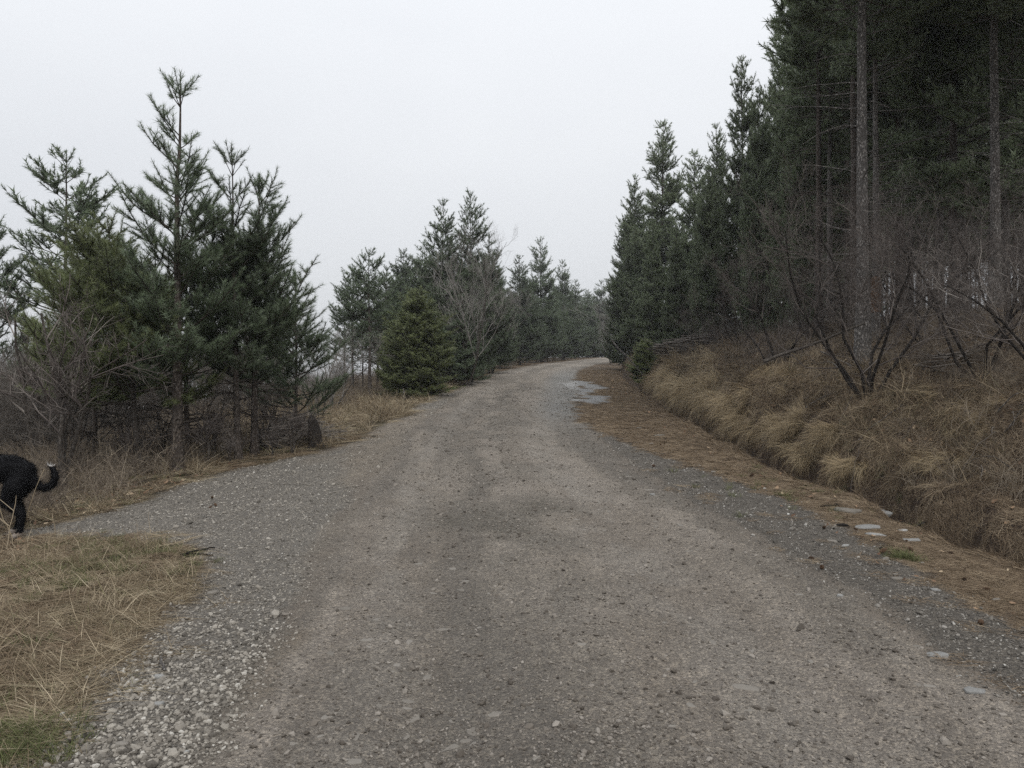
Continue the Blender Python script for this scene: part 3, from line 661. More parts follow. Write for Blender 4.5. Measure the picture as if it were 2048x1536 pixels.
def pine_data(seed, H, cb, Rc, whorl, seg, nb=5, el=(5, 55), prof=None, kids=2, trunk_r=None, dead=0, lean=0.0, bare=0.6, droop=0.0, wob=0.02, azw=None, maxlev=2, ragged=0.25, topgap=0.4):
    """skeleton of a pine: trunk and branch polylines, needle shoots"""
    rs = np.random.default_rng(seed); rr = random.Random(seed)
    n = 12; tz = np.linspace(0, H, n)
    wx = np.cumsum(rs.normal(0, wob, n)) * H / 12 + lean * tz / H; wy = np.cumsum(rs.normal(0, wob, n)) * H / 12
    wx[0] = wy[0] = 0
    tp = np.stack([wx, wy, tz], 1); tr = trunk_r or H * 0.011
    rad = tr * (1 - 0.93 * (tz / H) ** 0.9) ; rad[0] *= 1.35
    trunk = [(tp, rad)]
    def tat(z): return np.array([np.interp(z, tz, wx), np.interp(z, tz, wy), z])
    polys = []; shoots = []
    def branch(p, d, L, lev, r0, bare_l):
        n_ = max(2, int(round(L / seg)) + 1); sl = L / (n_ - 1)
        pts = [p]; d = d / np.linalg.norm(d)
        dirs = []
        for i in range(n_ - 1):
            pts.append(pts[-1] + d * sl); dirs.append(d)
            d = d + np.array([rr.gauss(0, .10), rr.gauss(0, .10), rr.gauss(0, .06) + (0.16 if lev == 0 else 0.10) - droop * 0.25]) * (sl / 0.3) ** 0.5; d /= np.linalg.norm(d)
        pts = np.array(pts)
        polys.append((pts, np.linspace(r0, max(r0 * 0.3, 0.0025), n_)))
        tn = rr.random()
        for i in range(n_ - 1):
            to_tip = L - i * sl
            if (i * sl >= bare_l * L or lev > 0) and to_tip < 0.75 + sl:
                shoots.append((pts[i], dirs[i], sl * 1.12, min(1, max(0, 0.25 * tn + 0.5 * rr.random() + 0.25 * (to_tip < sl * 1.5)))))
            if lev < maxlev and i >= 1 and i * sl >= bare_l * L * 0.8:
                for k in range(kids + (1 if rr.random() < 0.3 else 0)):
                    s_ = 1 if k % 2 == 0 else -1
                    ang = s_ * rr.uniform(0.6, 1.15)
                    dd = dirs[i].copy(); ca, sa = math.cos(ang), math.sin(ang)
                    h = np.array([dd[0] * ca - dd[1] * sa, dd[0] * sa + dd[1] * ca, dd[2] + rr.uniform(-0.25, 0.4)])
                    if abs(dd[2]) > 0.8:
                        q = rr.uniform(0, 6.28); h = dd * 0.6 + np.array([math.cos(q), math.sin(q), 0]) * 0.8
                    l2 = (L - i * sl) * rr.uniform(0.4, 0.7)
                    if l2 > seg * 0.6: branch(pts[i], h, l2, lev + 1, r0 * 0.5, 0.0)
    z = cb * H; q0 = rr.uniform(0, 6.28)
    while z < H - 0.9 * whorl:
        t = (z - cb * H) / (H * (1 - cb))
        L0 = Rc * (prof(t) if prof else (1 - t) ** 0.8 * min(1, 0.55 + 2.2 * t))
        for k in range(nb if t < 0.6 else max(3, nb - (2 if topgap > 0.5 else 1))):
            az = q0 + k * 2 * math.pi / nb + rr.uniform(-0.35, 0.35)
            L = max(0.18, L0 * rr.uniform(1 - ragged * 1.4, 1 + ragged * 0.6))
            if azw: L *= azw(az, t)
            if L < 0.15: continue
            e = math.radians(el[0] + (el[1] - el[0]) * t + rr.uniform(-14, 14))
            zz = z + rr.uniform(-0.4, 0.4) * whorl * (t < 0.85)
            branch(tat(zz), np.array([math.cos(az) * math.cos(e), math.sin(az) * math.cos(e), math.sin(e)]), L, 0, 0.006 + 0.011 * L * 0.7, bare * (1 - 0.8 * t))
        z += whorl * rr.uniform(0.8, 1.2) * (0.78 + topgap * max(0, t - 0.35)); q0 += 0.7
    # leader
    for j in range(4):
        az = q0 + j * 1.57 + rr.uniform(-.4, .4); e = rr.uniform(0.75, 1.15)
        branch(tat(H - whorl * 0.75), np.array([math.cos(az) * math.cos(e), math.sin(az) * math.cos(e), math.sin(e)]), whorl * rr.uniform(0.8, 1.15), 1, 0.006, 0)
    k = max(2, int(round(whorl * 0.9 / seg)))
    for i in range(k):
        zz = H - whorl * 0.9 * (1 - i / k); shoots.append((tat(zz), np.array([0, 0, 1.0]), whorl * 0.9 / k * 1.1, 0.7))
    for i in range(dead):
        zz = rr.uniform(0.1, max(cb, 0.2)) * H; az = rr.uniform(0, 6.28); L = rr.uniform(0.4, 1.0) * min(1.5, max(0.6, H * 0.12)); n_ = 5
        p = tat(zz); d = np.array([math.cos(az), math.sin(az), rr.uniform(-0.1, 0.35)]); pts = [p]
        for j in range(n_ - 1):
            pts.append(pts[-1] + d * L / (n_ - 1)); d = d + np.array([rr.gauss(0, .15), rr.gauss(0, .15), rr.gauss(0, .12) - 0.05])
        pts = np.array(pts); trunk.append((pts, np.linspace(0.014, 0.004, n_)))
        for j in range(1, n_ - 1):
            if rr.random() < 0.6:
                dd = pts[j + 1] - pts[j]; dd = np.array([dd[0] - dd[1] * rr.choice((-1, 1)), dd[1] + dd[0], dd[2] + rr.uniform(-.1, .1)])
                trunk.append((np.array([pts[j], pts[j] + dd * 0.8, pts[j] + dd * 1.5 + np.array([0, 0, rr.uniform(-.1, .1)])]), np.array([0.007, 0.005, 0.003])))
    return trunk, polys, shoots
def pine_meshes(name, lod, mat, bark=None, **kw):
    trunk, polys, shoots = pine_data(**kw)
    bark = bark or MAT_BARK
    V1, Q1 = tubes(trunk[:1], 10)
    if len(trunk) > 1:
        V2, Q2 = tubes(trunk[1:], 3); Q1 = np.concatenate([Q1, Q2 + len(V1)]); V1 = np.concatenate([V1, V2])
    tm = add_mesh('trunk', V1, Q1, mats=[bark])
    rs = np.random.default_rng(kw['seed'] + 999)
    Vb, Qb = tubes(polys, 3)
    Vs, Ts, ti = bake_shoots(shoots, lod, rs)
    V = np.concatenate([Vb, Vs])
    tint = np.concatenate([np.full(len(Vb), 0.5), ti]).astype(np.float32)
    cm = add_mesh('crown', V, Qb, Ts + len(Vb), [bark, mat], mi=np.concatenate([np.zeros(len(Qb), int), np.ones(len(Ts), int)]), smooth=False, attrs={'tint': ('FLOAT', tint)})
    STATS.append((name, len(Qb) * 2 + len(Ts)))
    return tm, cm
STATS = []
def place_pine(meshes, loc, rz, scale, label, group=None, name='pine_tree', cat='pine tree'):
    t = empty(name, (loc[0], loc[1], loc[2] - 0.05), rz)
    t.scale = scale if isinstance(scale, tuple) else (scale,) * 3
    tag(t, label, cat, group)
    link('trunk', meshes[0], t); link('crown', meshes[1], t)
    return t
def height(px_top, Y, z): return CAMZ + (768 - px_top) / F * Y - z

# --- the young pines left of the road, close up
def left_pines():
    g = 'young pines at the left edge of the track'
    def one(px, Y, top, label, **kw):
        p = at(px, Y); H = height(top, Y, p.z)
        kw.setdefault('topgap', 1.0); kw.setdefault('dead', 16)
        ms = pine_meshes(label[:20], 'near', kw.pop('mat', MAT_PINE), H=H, **kw)
        return place_pine(ms, p, 0, 1.0, label, g)
    pr = lambda t: (1 - t) ** 0.62 * min(1, 0.75 + 1.2 * t)
    one(355, 10.6, 140, 'tallest young pine left of the road, its bare leader standing above the rest', seed=3, cb=0.23, Rc=1.55, whorl=0.41, seg=0.155, nb=6, kids=2, el=(14, 60), prof=pr, trunk_r=0.085, bare=0.3, lean=0.05)
    one(478, 11.4, 285, 'bluish young pine between the tallest one and the stump', seed=5, cb=0.28, Rc=1.45, whorl=0.40, seg=0.155, nb=5, el=(16, 60), prof=pr, trunk_r=0.055, bare=0.25, lean=-0.1)
    one(510, 11.9, 345, 'young pine nearest the stump with long upturned side shoots', seed=8, cb=0.28, Rc=1.8, whorl=0.42, seg=0.165, nb=5, el=(18, 66), prof=pr, trunk_r=0.06, bare=0.2, lean=0.1)
    one(285, 10.9, 425, 'broad olive young pine with a thin pale crooked trunk left of the tallest pine', seed=12, cb=0.28, Rc=1.9, whorl=0.33, seg=0.165, nb=6, el=(8, 52), prof=lambda t: (1 - t) ** 0.55 * min(1, 0.8 + t), trunk_r=0.05, bare=0.3, lean=-0.55, mat=MAT_PINE_Y, wob=0.045, bark=MAT_BARKG)
    one(375, 11.3, 470, 'slim second stem pine standing tight behind the tallest young pine', seed=14, cb=0.35, Rc=1.1, whorl=0.33, seg=0.17, nb=6, el=(12, 55), prof=pr, trunk_r=0.045, bare=0.3)
    one(590, 13.2, 540, 'low bushy pine behind the stump and its brush pile', seed=16, cb=0.22, Rc=1.35, whorl=0.32, seg=0.18, nb=6, el=(10, 52), prof=pr, trunk_r=0.04, bare=0.3, mat=MAT_PINE)
    one(190, 12.0, 440, 'shaggy olive pine filling the left flank of the young pine group', seed=18, cb=0.28, Rc=1.75, whorl=0.32, seg=0.17, nb=6, el=(5, 50), prof=lambda t: (1 - t) ** 0.55 * min(1, 0.8 + t), trunk_r=0.045, bare=0.3, mat=MAT_PINE_Y)
left_pines()

# --- shared shapes for pines further off
prC = lambda t: (1 - t) ** 0.6 * min(1, 0.85 + t)
MID = [pine_meshes('mid%d' % i, 'mid', MAT_PINE, seed=30 + i, H=9.0, cb=0.06, Rc=2.7, whorl=0.42, seg=0.25, nb=6, el=(-2, 50), prof=prC, trunk_r=0.08, bare=0.25, ragged=0.45) for i in range(3)]
MIDY = [pine_meshes('midy%d' % i, 'mid', MAT_PINE_Y, seed=40 + i, H=6.0, cb=0.03, Rc=1.9, whorl=0.30, seg=0.235, nb=7, el=(0, 60), prof=lambda t: (1 - t * t) ** 0.6 * min(1, 0.8 + t), trunk_r=0.07, bare=0.15) for i in range(2)]
OPEN = [pine_meshes('open%d' % i, 'mid', MAT_PINE, seed=50 + i, H=8.0, cb=0.28, Rc=2.0, whorl=0.42, seg=0.24, nb=5, el=(0, 45), prof=lambda t: (1 - t ** 2.2) ** 0.75 * min(1, 0.55 + 1.6 * t), trunk_r=0.09, bare=0.55, ragged=0.4, dead=12) for i in range(2)]
EDGE = [pine_meshes('edge%d' % i, 'far', MAT_PINE_D, seed=60 + i, H=13.5, cb=0.04, Rc=3.0, whorl=0.45, seg=0.29, nb=6, el=(-8, 50), prof=lambda t: (1 - t) ** 0.5 * min(1, 0.85 + t), trunk_r=0.14, bare=0.2, ragged=0.5) for i in range(3)]
TALL = [pine_meshes('tall%d' % i, 'far', MAT_PINE_D, bark=MAT_BARK, seed=70 + i, H=15.0, cb=0.50, Rc=2.4, whorl=0.45, seg=0.29, nb=6, el=(-5, 45), prof=lambda t: (1 - t ** 1.5) ** 0.8 * min(1, 0.6 + 1.5 * t), trunk_r=0.125, bare=0.35, dead=46, wob=0.012) for i in range(4)]
TALLP = [pine_meshes('tallp%d' % i, 'mid', MAT_PINE_D, bark=MAT_BARKP, seed=80 + i, H=15.0, cb=0.40, Rc=2.8, whorl=0.45, seg=0.28, nb=6, el=(-12, 40), prof=lambda t: (1 - t ** 1.5) ** 0.8 * min(1, 0.65 + 1.5 * t), trunk_r=0.12, bare=0.35, dead=40, wob=0.008) for i in range(2)]

BOUGH = pine_meshes('bough', 'mid', MAT_PINE_D, seed=91, H=14.0, cb=0.20, Rc=2.9, whorl=0.52, seg=0.30, nb=5, el=(-12, 40), prof=lambda t: (1 - t ** 1.5) ** 0.8 * min(1, 0.7 + t), trunk_r=0.12, bare=0.4, dead=20, wob=0.01)

def far_left():
    p = at(125, 19.5); H = height(300, 19.5, p.z)
    place_pine(OPEN[0], p, 1.0, (H / 8 * 1.2, H / 8 * 1.2, H / 8), 'open crowned pine rising behind the olive young pines at far left')
    p = at(-25, 19.0); H = height(420, 19.0, p.z)
    place_pine(OPEN[1], p, 2.0, (H / 8 * 0.9, H / 8 * 0.9, H / 8), 'pine cut by the left edge of the picture above the thicket')
    p = at(560, 24.0); H = height(545, 24.0, p.z)
    place_pine(OPEN[0], p, 4.0, H / 8, 'small pine seen behind the right shoulder of the young pine group')
    for px, Y, top, lab in ((160, 26, 610, 'dark pine low in the thicket behind the young pines'), (50, 34, 640, 'faint small pine showing over the bare thicket at far left')):
        p = at(px, Y); H = max(2.5, height(top, Y, p.z)); place_pine(MID[px % 3], p, px, (H / 9 * .8, H / 9 * .8, H / 9), lab)
far_left()

def centre_pines():
    g = 'pines beyond the left side of the road'
    # px, depth, top row, shape, widening, label
    T = [
        (740, 27, 495, OPEN[0], 1.15, 'thin trunked pine with a gappy crown beside the pale gap of sky'),
        (705, 28, 530, OPEN[1], 1.1, 'lower pine with a bare stem on the left of the pale gap of sky'),
        (772, 29.5, 530, OPEN[1], 1.2, 'dark stemmed pine just left of the soft green one'),
        (835, 24, 575, MIDY[0], 1.55, 'soft olive green pine bushy down to the ground by the small brush pile'),
        (798, 25.5, 640, MIDY[1], 1.35, 'short olive pine tucked against the bushy soft green pine'),
        (885, 36, 398, MID[0], 0.95, 'tall pointed pine left of the two highest tops in the middle'),
        (940, 37, 380, MID[1], 0.95, 'highest pine in the middle, behind the grey leafless tree'),
        (978, 44, 465, MID[2], 1.0, 'pine right of the highest one, half behind bare twigs'),
        (850, 40, 480, MID[2], 1.1, 'pine filling in behind the soft green one'),
        (1040, 63, 510, MID[0], 1.1, 'middle sized pine left of the twin topped pine'),
        (1082, 75, 475, MID[1], 1.0, 'twin topped pine before the road bends away'),
        (1125, 88, 520, MID[2], 1.0, 'greyish pine near the bend of the road'),
        (910, 31, 600, MID[2], 1.5, 'low dark pine spreading at the foot of the middle group'),
        (945, 33, 590, MID[0], 1.1, 'low broad pine under the grey leafless tree'),
        (955, 40, 590, MID[1], 1.1, 'dark low pine whose skirt touches the left verge'),
        (1085, 78, 600, MID[2], 1.2, 'low pine shading the verge before the bend'),
        (1150, 94, 560, MID[0], 1.2, 'small pine at the outside of the bend'),
        (1175, 102, 585, MID[1], 1.2, 'farthest dark pine closing the road at the bend'),
        (1203, 112, 560, MID[2], 1.2, 'farthest pine seen just above the vanishing road'),
        (1232, 121, 600, MID[0], 1.3, 'distant low pine behind the end of the road'),
        (1000, 54, 560, MID[2], 1.2, 'broad pine reaching the verge right of the grey leafless tree'),
        (1060, 71, 570, MID[0], 1.2, 'broad lower pine between the middle group and the bend'),
        (1108, 82, 575, MID[1], 1.2, 'broad pine standing close to the road edge at the bend'),
        (1128, 84, 590, MID[1], 1.2, 'distant pine between the bend and the middle group'),
    ]
    for i in range(16):
        px = 1110 + i * 9; Y = 100 + (i * 7) % 22; p = at(px, Y)
        if p.x > it(XL, Y) - 1.5: continue
        s = R.uniform(0.9, 1.15)
        place_pine(MID[i % 3], p, i * 0.9, (s * 1.3, s * 1.3, s), 'pine closing the view beyond the bend of the road', 'pines beyond the bend of the road')
    for px, Y, top, ms, w, lab in ((755, 31, 575, OPEN[0], 1.3, 'second thin trunked pine behind the gappy one'), (690, 32, 600, OPEN[0], 1.2, 'small pine at the left end of the middle group'), (725, 30, 620, OPEN[1], 1.2, 'low thin pine with forked stems against the pale gap')):
        p = at(px, Y); s = height(top, Y, p.z) / 8.0; place_pine(ms, p, px * 0.5, (s * w, s * w, s), lab, g)
    for i in range(46):
        Y = R.uniform(45, 105); px = R.uniform(790, 1250); p = at(px, Y)
        if p.x > it(XL, Y) - 2.5: continue
        s = R.uniform(0.62, 0.95)
        place_pine(MID[i % 3], p, i * 1.1, (s * 1.35, s * 1.35, s), 'dark pine packed deep behind the middle group before the bend', 'pines packed beyond the left side of the road')
    for px, Y, top, ms, w, lab in T:
        p = at(px, Y); H = height(top, Y, p.z); H0 = {id(m): h for m, h in [(m, 9.0) for m in MID] + [(m, 6.0) for m in MIDY] + [(m, 8.0) for m in OPEN]}[id(ms)]
        s = H / H0
        place_pine(ms, p, px * 0.37, (s * w, s * w, s), lab, g)
centre_pines()

def right_forest():
    g = 'pines of the forest edge on the right bank'
    T = [
        (1325, 47, 240, 1.1, 'pointed pine standing clear of the forest edge against the sky'),
        (1272, 50, 350, 1.0, 'pine sloping down left of the pointed one'),
        (1248, 52, 430, 0.95, 'leftmost pine of the forest edge above the bend'),
        (1388, 42, 300, 1.05, 'pine in the notch right of the pointed one'),
        (1432, 38, 245, 0.85, 'edge pine where the forest outline begins to climb'),
        (1490, 35, 110, 0.75, 'edge pine with clumpy tufts halfway up the climbing outline'),
        (1572, 32, -10, 0.75, 'tall edge pine whose tip nears the top of the picture'),
        (1305, 40, 440, 0.9, 'lower pine whose skirt reaches the bank by the bend'),
        (1350, 36, 450, 0.85, 'dark low pine above the right brush pile'),
        (1400, 40, 400, 0.9, 'dense dark pine in the middle of the forest edge'),
        (1640, 28, -60, 0.75, 'tall edge pine with its top cut by the picture'),
        (1262, 62, 420, 1.0, 'pine behind the leftmost of the forest edge'),
        (1510, 38, 250, 0.75, 'dark pine filling in behind the climbing forest outline'),
        (1415, 34, 330, 0.8, 'short dense pine at the foot of the climbing forest outline'),
        (1520, 29, 170, 0.68, 'pine nearer the road than the rest of the climbing outline'),
        (1610, 25, -90, 0.68, 'nearest pine of the climbing outline, green nearly to the ground'),
        (1665, 27, -140, 0.75, 'dense pine left of the pale flaky trunk with dark inner boughs'),
        (1680, 31, -60, 0.8, 'dense pine just behind the pale flaky trunk'),
    ]
    for i, (px, Y, top, w, lab) in enumerate(T):
        p = at(px, Y); H = height(top, Y, p.z); s = H / 13.5
        place_pine(EDGE[i % 3], p, i * 1.3, (s * w * 0.95, s * w * 0.95, s), lab, g)
    # near trunks one can pick out
    P = at(1725, 13.0); place_pine(TALLP[0], P, 0.3, (0.95, 0.95, 1.0), 'nearest tall pine with a straight pale flaky trunk behind the leafless shrub', g)
    P = at(1752, 15.5); t = place_pine(TALLP[1], P, 2.3, (0.62, 0.62, 0.95), 'slender pine whose foot is stripped to orange bark beside the pale flaky trunk', g)
    # stripped orange bark low on that trunk
    ring = [(np.array([(0, 0, 0.75), (0.004, 0, 1.1), (0, 0, 1.5)]), np.array([0.155, 0.153, 0.150]))]
    V, Q = tubes(ring, 10); o = link('bark_patch', add_mesh('bark_patch', V, Q, mats=[MAT_BARKO]), t); o['label'] = 'orange stripped bark'
    for px, Y, sc, sh, lab in ((1990, 14.5, 0.95, 0, 'pale tall pine near the right border, straight as a pole'), (2010, 17.0, 0.9, 1, 'grey trunked pine just behind the pale one near the right border'),
                           (1880, 19.0, 0.9, 0, 'tall pine in the gap between the two leafless shrubs'), (1820, 24.0, 0.95, 1, 'tall pine standing deeper right of the pale flaky trunk'),
                           (1660, 22.0, 0.9, 0, 'tall pine left of the pale flaky trunk behind thin dead twigs')):
        p = at(px, Y); place_pine(TALLP[sh], p, px * 0.11, (sc * 0.9, sc * 0.9, sc), lab, g)
    for px, Y, sc, lab in ((1905, 17.5, 0.95, 'low boughed pine between the pale flaky trunk and the right border'), (2075, 15.5, 0.95, 'low boughed pine whose dark limbs enter at the right border'),
                           (1800, 20.5, 1.0, 'low boughed pine behind the slender orange footed trunk'), (1985, 22.0, 1.0, 'low boughed pine deep behind the pale pole near the right border')):
        p = at(px, Y); place_pine(BOUGH, p, px * 0.21, (sc, sc, sc), lab, g)
    # the stand behind: rows of alike pines, told apart by nothing
    n = 0; taken = [(at(px, Y).x, Y) for px, Y in ((1725, 13), (1752, 15.5), (1990, 14.5), (2010, 17), (1880, 19), (1820, 24), (1660, 22))]
    y = 17.0
    while y < 96:
        x = float(it(XT, y)) + 3.6 + (1.5 if y > 30 else 0)
        step = 2.95 + 0.012 * y
        while x < 0.80 * y + 3:
            xx = x + R.uniform(-0.75, 0.75); yy = y + R.uniform(-0.8, 0.8)
            ang = xx / yy
            if ang > (0.355 if yy < 45 else 0.325) and all(math.hypot(xx - a, yy - b) > 1.3 for a, b in taken) and ang < 0.74:
                s = R.uniform(0.82, 1.08); ms = TALL[n % 4]
                edge = (xx - float(it(XT, yy)) < 5.5) and yy > 26
                if edge: ms = EDGE[n % 3]; s *= 0.98
                place_pine(ms, (xx, yy, float(Z(xx, yy))), R.uniform(0, 6.28), (s * 0.95, s * 0.95, s), 'straight dark trunked pine standing deep in the dense rows on the right bank', 'pines deep in the stand')
                n += 1
            x += step
        y += 3.1 + 0.02 * y
    # canopy hanging into the picture at upper right from trees near the road, outside or above the frame
    for px, Y, sc, lab in ((2140, 12.5, 0.95, 'near pine right of the picture whose boughs hang into the upper right corner'), (2260, 9.8, 0.85, 'pine outside the picture whose bough ends show at the right border')):
        p = at(px, Y); place_pine(TALLP[0], p, px, (sc, sc, sc), lab, g)
    p = gp(1290, 715); 
    place_pine(MIDY[1], at(1290, 31), 0.5, (0.52, 0.52, 0.30), 'small bright green pine bush on the bank under the forest edge', None, 'pine_bush', 'pine bush')
right_forest()

# ------------------------------------------------------------------ leafless trees, shrubs, brambles
def bare_data(seed, H, base_r, stems=1, spread=0.5, lev=4, kids=(3, 5), up=0.25, curl=0.16, start=0.3, ratio=0.62, wide=None, az0=None):
    rr = random.Random(seed); polys = []
    def grow(p, d, L, r, l):
        n = 6 if l <= 1 else (5 if l == 2 else 4)
        pts = [p]; dirs = []
        for i in range(n - 1):
            d = d + np.array([rr.gauss(0, curl), rr.gauss(0, curl), rr.gauss(0, curl) * 0.6 + up * 0.18]); d = d / np.linalg.norm(d)
            pts.append(pts[-1] + d * L / (n - 1)); dirs.append(d)
        pts = np.array(pts); polys.append((pts, np.linspace(r, max(r * 0.38, 0.0018), n), l))
        if l >= lev: return
        for k in range(rr.randint(*kids)):
            t = rr.uniform(start if l == 0 else 0.15, 0.98); i = min(n - 2, int(t * (n - 1))); f = t * (n - 1) - i
            q = pts[i] * (1 - f) + pts[i + 1] * f
            a = rr.uniform(0, 6.28); v = np.cross(dirs[i], [math.cos(a), math.sin(a), 0.3]); v = v / (np.linalg.norm(v) + 1e-6)
            dd = dirs[i] * rr.uniform(0.5, 0.9) + v * rr.uniform(0.5, 1.0) + np.array([0, 0, up * 0.4])
            grow(q, dd / np.linalg.norm(dd), L * rr.uniform(0.42, 0.75) * (1 - 0.35 * t), r * ratio * (1 - 0.45 * t), l + 1)
    for s in range(stems):
        az = (az0 if az0 is not None else 0) + s * 2 * math.pi / stems + rr.uniform(-0.4, 0.4)
        sp = spread * rr.uniform(0.6, 1.2)
        d = np.array([math.cos(az) * sp, math.sin(az) * sp, 1.0]); d /= np.linalg.norm(d)
        grow(np.array([math.cos(az), math.sin(az), 0]) * base_r * (0.8 if stems > 1 else 0), d, H * rr.uniform(0.7, 1.0), base_r * rr.uniform(0.75, 1.0), 0)
    return polys
def bare_meshes(mat_tr, mat_br, **kw):
    polys = bare_data(**kw)
    lo = [(p, r) for p, r, l in polys if l == 0]; hi = [(p, r) for p, r, l in polys if l > 0]
    V, Q = tubes(lo, 7); tm = add_mesh('trunk', V, Q, mats=[mat_tr])
    V, Q = tubes(hi, 3); tint = np.repeat(rng.random(len(V) // 12 + 1), 12)[:len(V)].astype(np.float32)
    cm = add_mesh('crown', V, Q, mats=[mat_br], attrs={'tint': ('FLOAT', tint)})
    return tm, cm
def place_bare(ms, loc, rz, sc, label, name='leafless_tree', cat='bare tree', group=None):
    return place_pine(ms, loc, rz, sc, label, group, name, cat)

def bare_trees():
    # grey fan shaped tree before the highest pine in the middle
    GREYB = [bare_meshes(MAT_BARKG, MAT_TWIGL, seed=200 + i, H=4.2, base_r=0.040, stems=4, spread=0.22, lev=4, kids=(4, 6), up=0.55, start=0.12) for i in range(2)]
    p = at(936, 30.5); H = height(430, 30.5, p.z)
    place_bare(GREYB[0], p, 0.4, (H / 6.0, H / 6.0, H / 5.4), 'large grey leafless tree fanning out before the highest pine in the middle')
    p = at(985, 45); place_bare(GREYB[1], p, 2.4, (H / 5.6,) * 3, 'second grey leafless tree close behind and right of the fan shaped one')
    p = at(1222, 68); place_bare(GREYB[0], p, 1.0, (1.3,) * 3, 'leafless tree left of the forest edge near the bend')
    p = at(668, 20); place_bare(GREYB[1], p, 3.0, (0.58,) * 3, 'thin leafless tree against the pale gap beside the young pines')
    p = at(640, 17); place_bare(GREYB[0], p, 5.0, (0.40,) * 3, 'reddish leafless sapling standing in the brambles behind the stump')
    # the multi stemmed one at left
    LB = bare_meshes(MAT_BARKG, MAT_TWIGD, seed=211, H=2.7, base_r=0.042, stems=4, spread=0.14, lev=3, kids=(4, 6), up=0.2, curl=0.14, start=0.3)
    p = at(125, 9.3); place_bare(LB, p, 0.2, 0.88, 'leafless several stemmed tree standing behind the tail of the dog')
    p = at(75, 13.5); place_bare(LB, p, 2.2, 1.05, 'pale barked leafless tree at the left border beyond the dog')
    for i, (px, Y, s, lab) in enumerate(((265, 10.9, .32, 'small leafless sapling left of the crooked pale trunk'), (415, 10.8, .36, 'leafless sapling right of the tallest young pine'), (430, 11.6, .42, 'thin dead stem between the tallest pine and the bluish one'), (540, 12.6, .4, 'leafless sapling behind the brush at the stump'))):
        place_bare(LB, at(px, Y), i * 1.7, s, lab, 'leafless_sapling', 'sapling')
    for i in range(12):
        px = 230 + 32 * i + R.uniform(-8, 8); Y = R.uniform(10.9, 13.5)
        place_bare(LB, at(px, Y), i * 1.3, R.uniform(.18, .40), 'low leafless sapling in the tangle under the young pines', 'leafless_sapling', 'sapling', 'saplings tangled under the young pines')
    # dark wide shrub tree before the pale pine, right
    RB = bare_meshes(MAT_DARKW, MAT_TWIGD, seed=221, H=2.8, base_r=0.030, stems=6, spread=0.55, lev=4, kids=(5, 6), up=0.42, curl=0.24, start=0.12, ratio=0.5)
    RB2 = bare_meshes(MAT_DARKW, MAT_TWIGD, seed=227, H=3.0, base_r=0.028, stems=5, spread=0.5, lev=4, kids=(5, 6), up=0.45, curl=0.24, start=0.15, ratio=0.5)
    p = at(1738, 10.2); place_bare(RB, p, 0.5, 1.0, 'wide dark leafless shrub tree on the bank before the pale flaky trunk', 'leafless_shrub', 'shrub')
    p = at(1965, 9.8); place_bare(RB2, p, 1.2, 0.98, 'tangled leafless shrub near the right border on top of the bank', 'leafless_shrub', 'shrub')
    p = at(1560, 15.0); place_bare(RB2, p, 2.0, 0.85, 'leafless shrub with purplish twigs at the foot of the climbing forest edge', 'leafless_shrub', 'shrub')
    p = at(1850, 12.8); place_bare(RB2, p, 4.0, 0.85, 'slim leafless shrub between the wide dark one and the tangled one', 'leafless_shrub', 'shrub')
    p = at(2090, 8.2); place_bare(RB, p, 3.0, 0.75, 'leafless shrub reaching in from beyond the right border', 'leafless_shrub', 'shrub')
    for i, (px, Y, s, lab) in enumerate(((1620, 19, .65, 'left of the pale flaky trunk and set back'), (1700, 18, .6, 'directly behind the wide dark shrub tree'), (1790, 17, .6, 'just right of the orange footed trunk'), (1930, 16, .7, 'behind the tangled shrub near the right border'),
                                       (2040, 15, .7, 'cut by the right border among the trunks'), (1480, 22, .6, 'low at the foot of the climbing forest outline'), (1400, 26, .6, 'leftmost, near the heap of grey branches'))):
        place_bare((RB, RB2)[i % 2], at(px, Y), i * 2.1, s, 'dark leafless understorey shrub ' + lab, 'leafless_shrub', 'shrub', 'understorey shrubs under the pines')
    # thicket on the left slope
    TH = [bare_meshes(MAT_BARKG, MAT_TWIG, seed=240 + i, H=3.2, base_r=0.035, stems=5, spread=0.28, lev=3, kids=(6, 8), up=0.3, start=0.15) for i in range(3)]
    n = 0
    for i in range(400):
        Y = R.uniform(12, 42); px = R.uniform(-120, 700); p = at(px, Y)
        if p.x > -4.2 - 0.04 * Y or n >= 95: continue
        if Y < 17 and px > 190: continue
        if px > 250 and R.random() < 0.45: continue
        s = R.uniform(0.55, 1.0)
        if px > 560: s = R.uniform(0.25, 0.5)
        elif px < 260: s = min(1.5, max(0.5, (CAMZ + (768 - R.uniform(660, 720)) / F * Y - p.z) / 4.0))
        place_bare(TH[n % 3], p, R.uniform(0, 6), s, 'greyish leafless bush lost in the bare thicket on the left slope', 'leafless_bush', 'bush', 'bushes of the bare thicket'); n += 1
bare_trees()

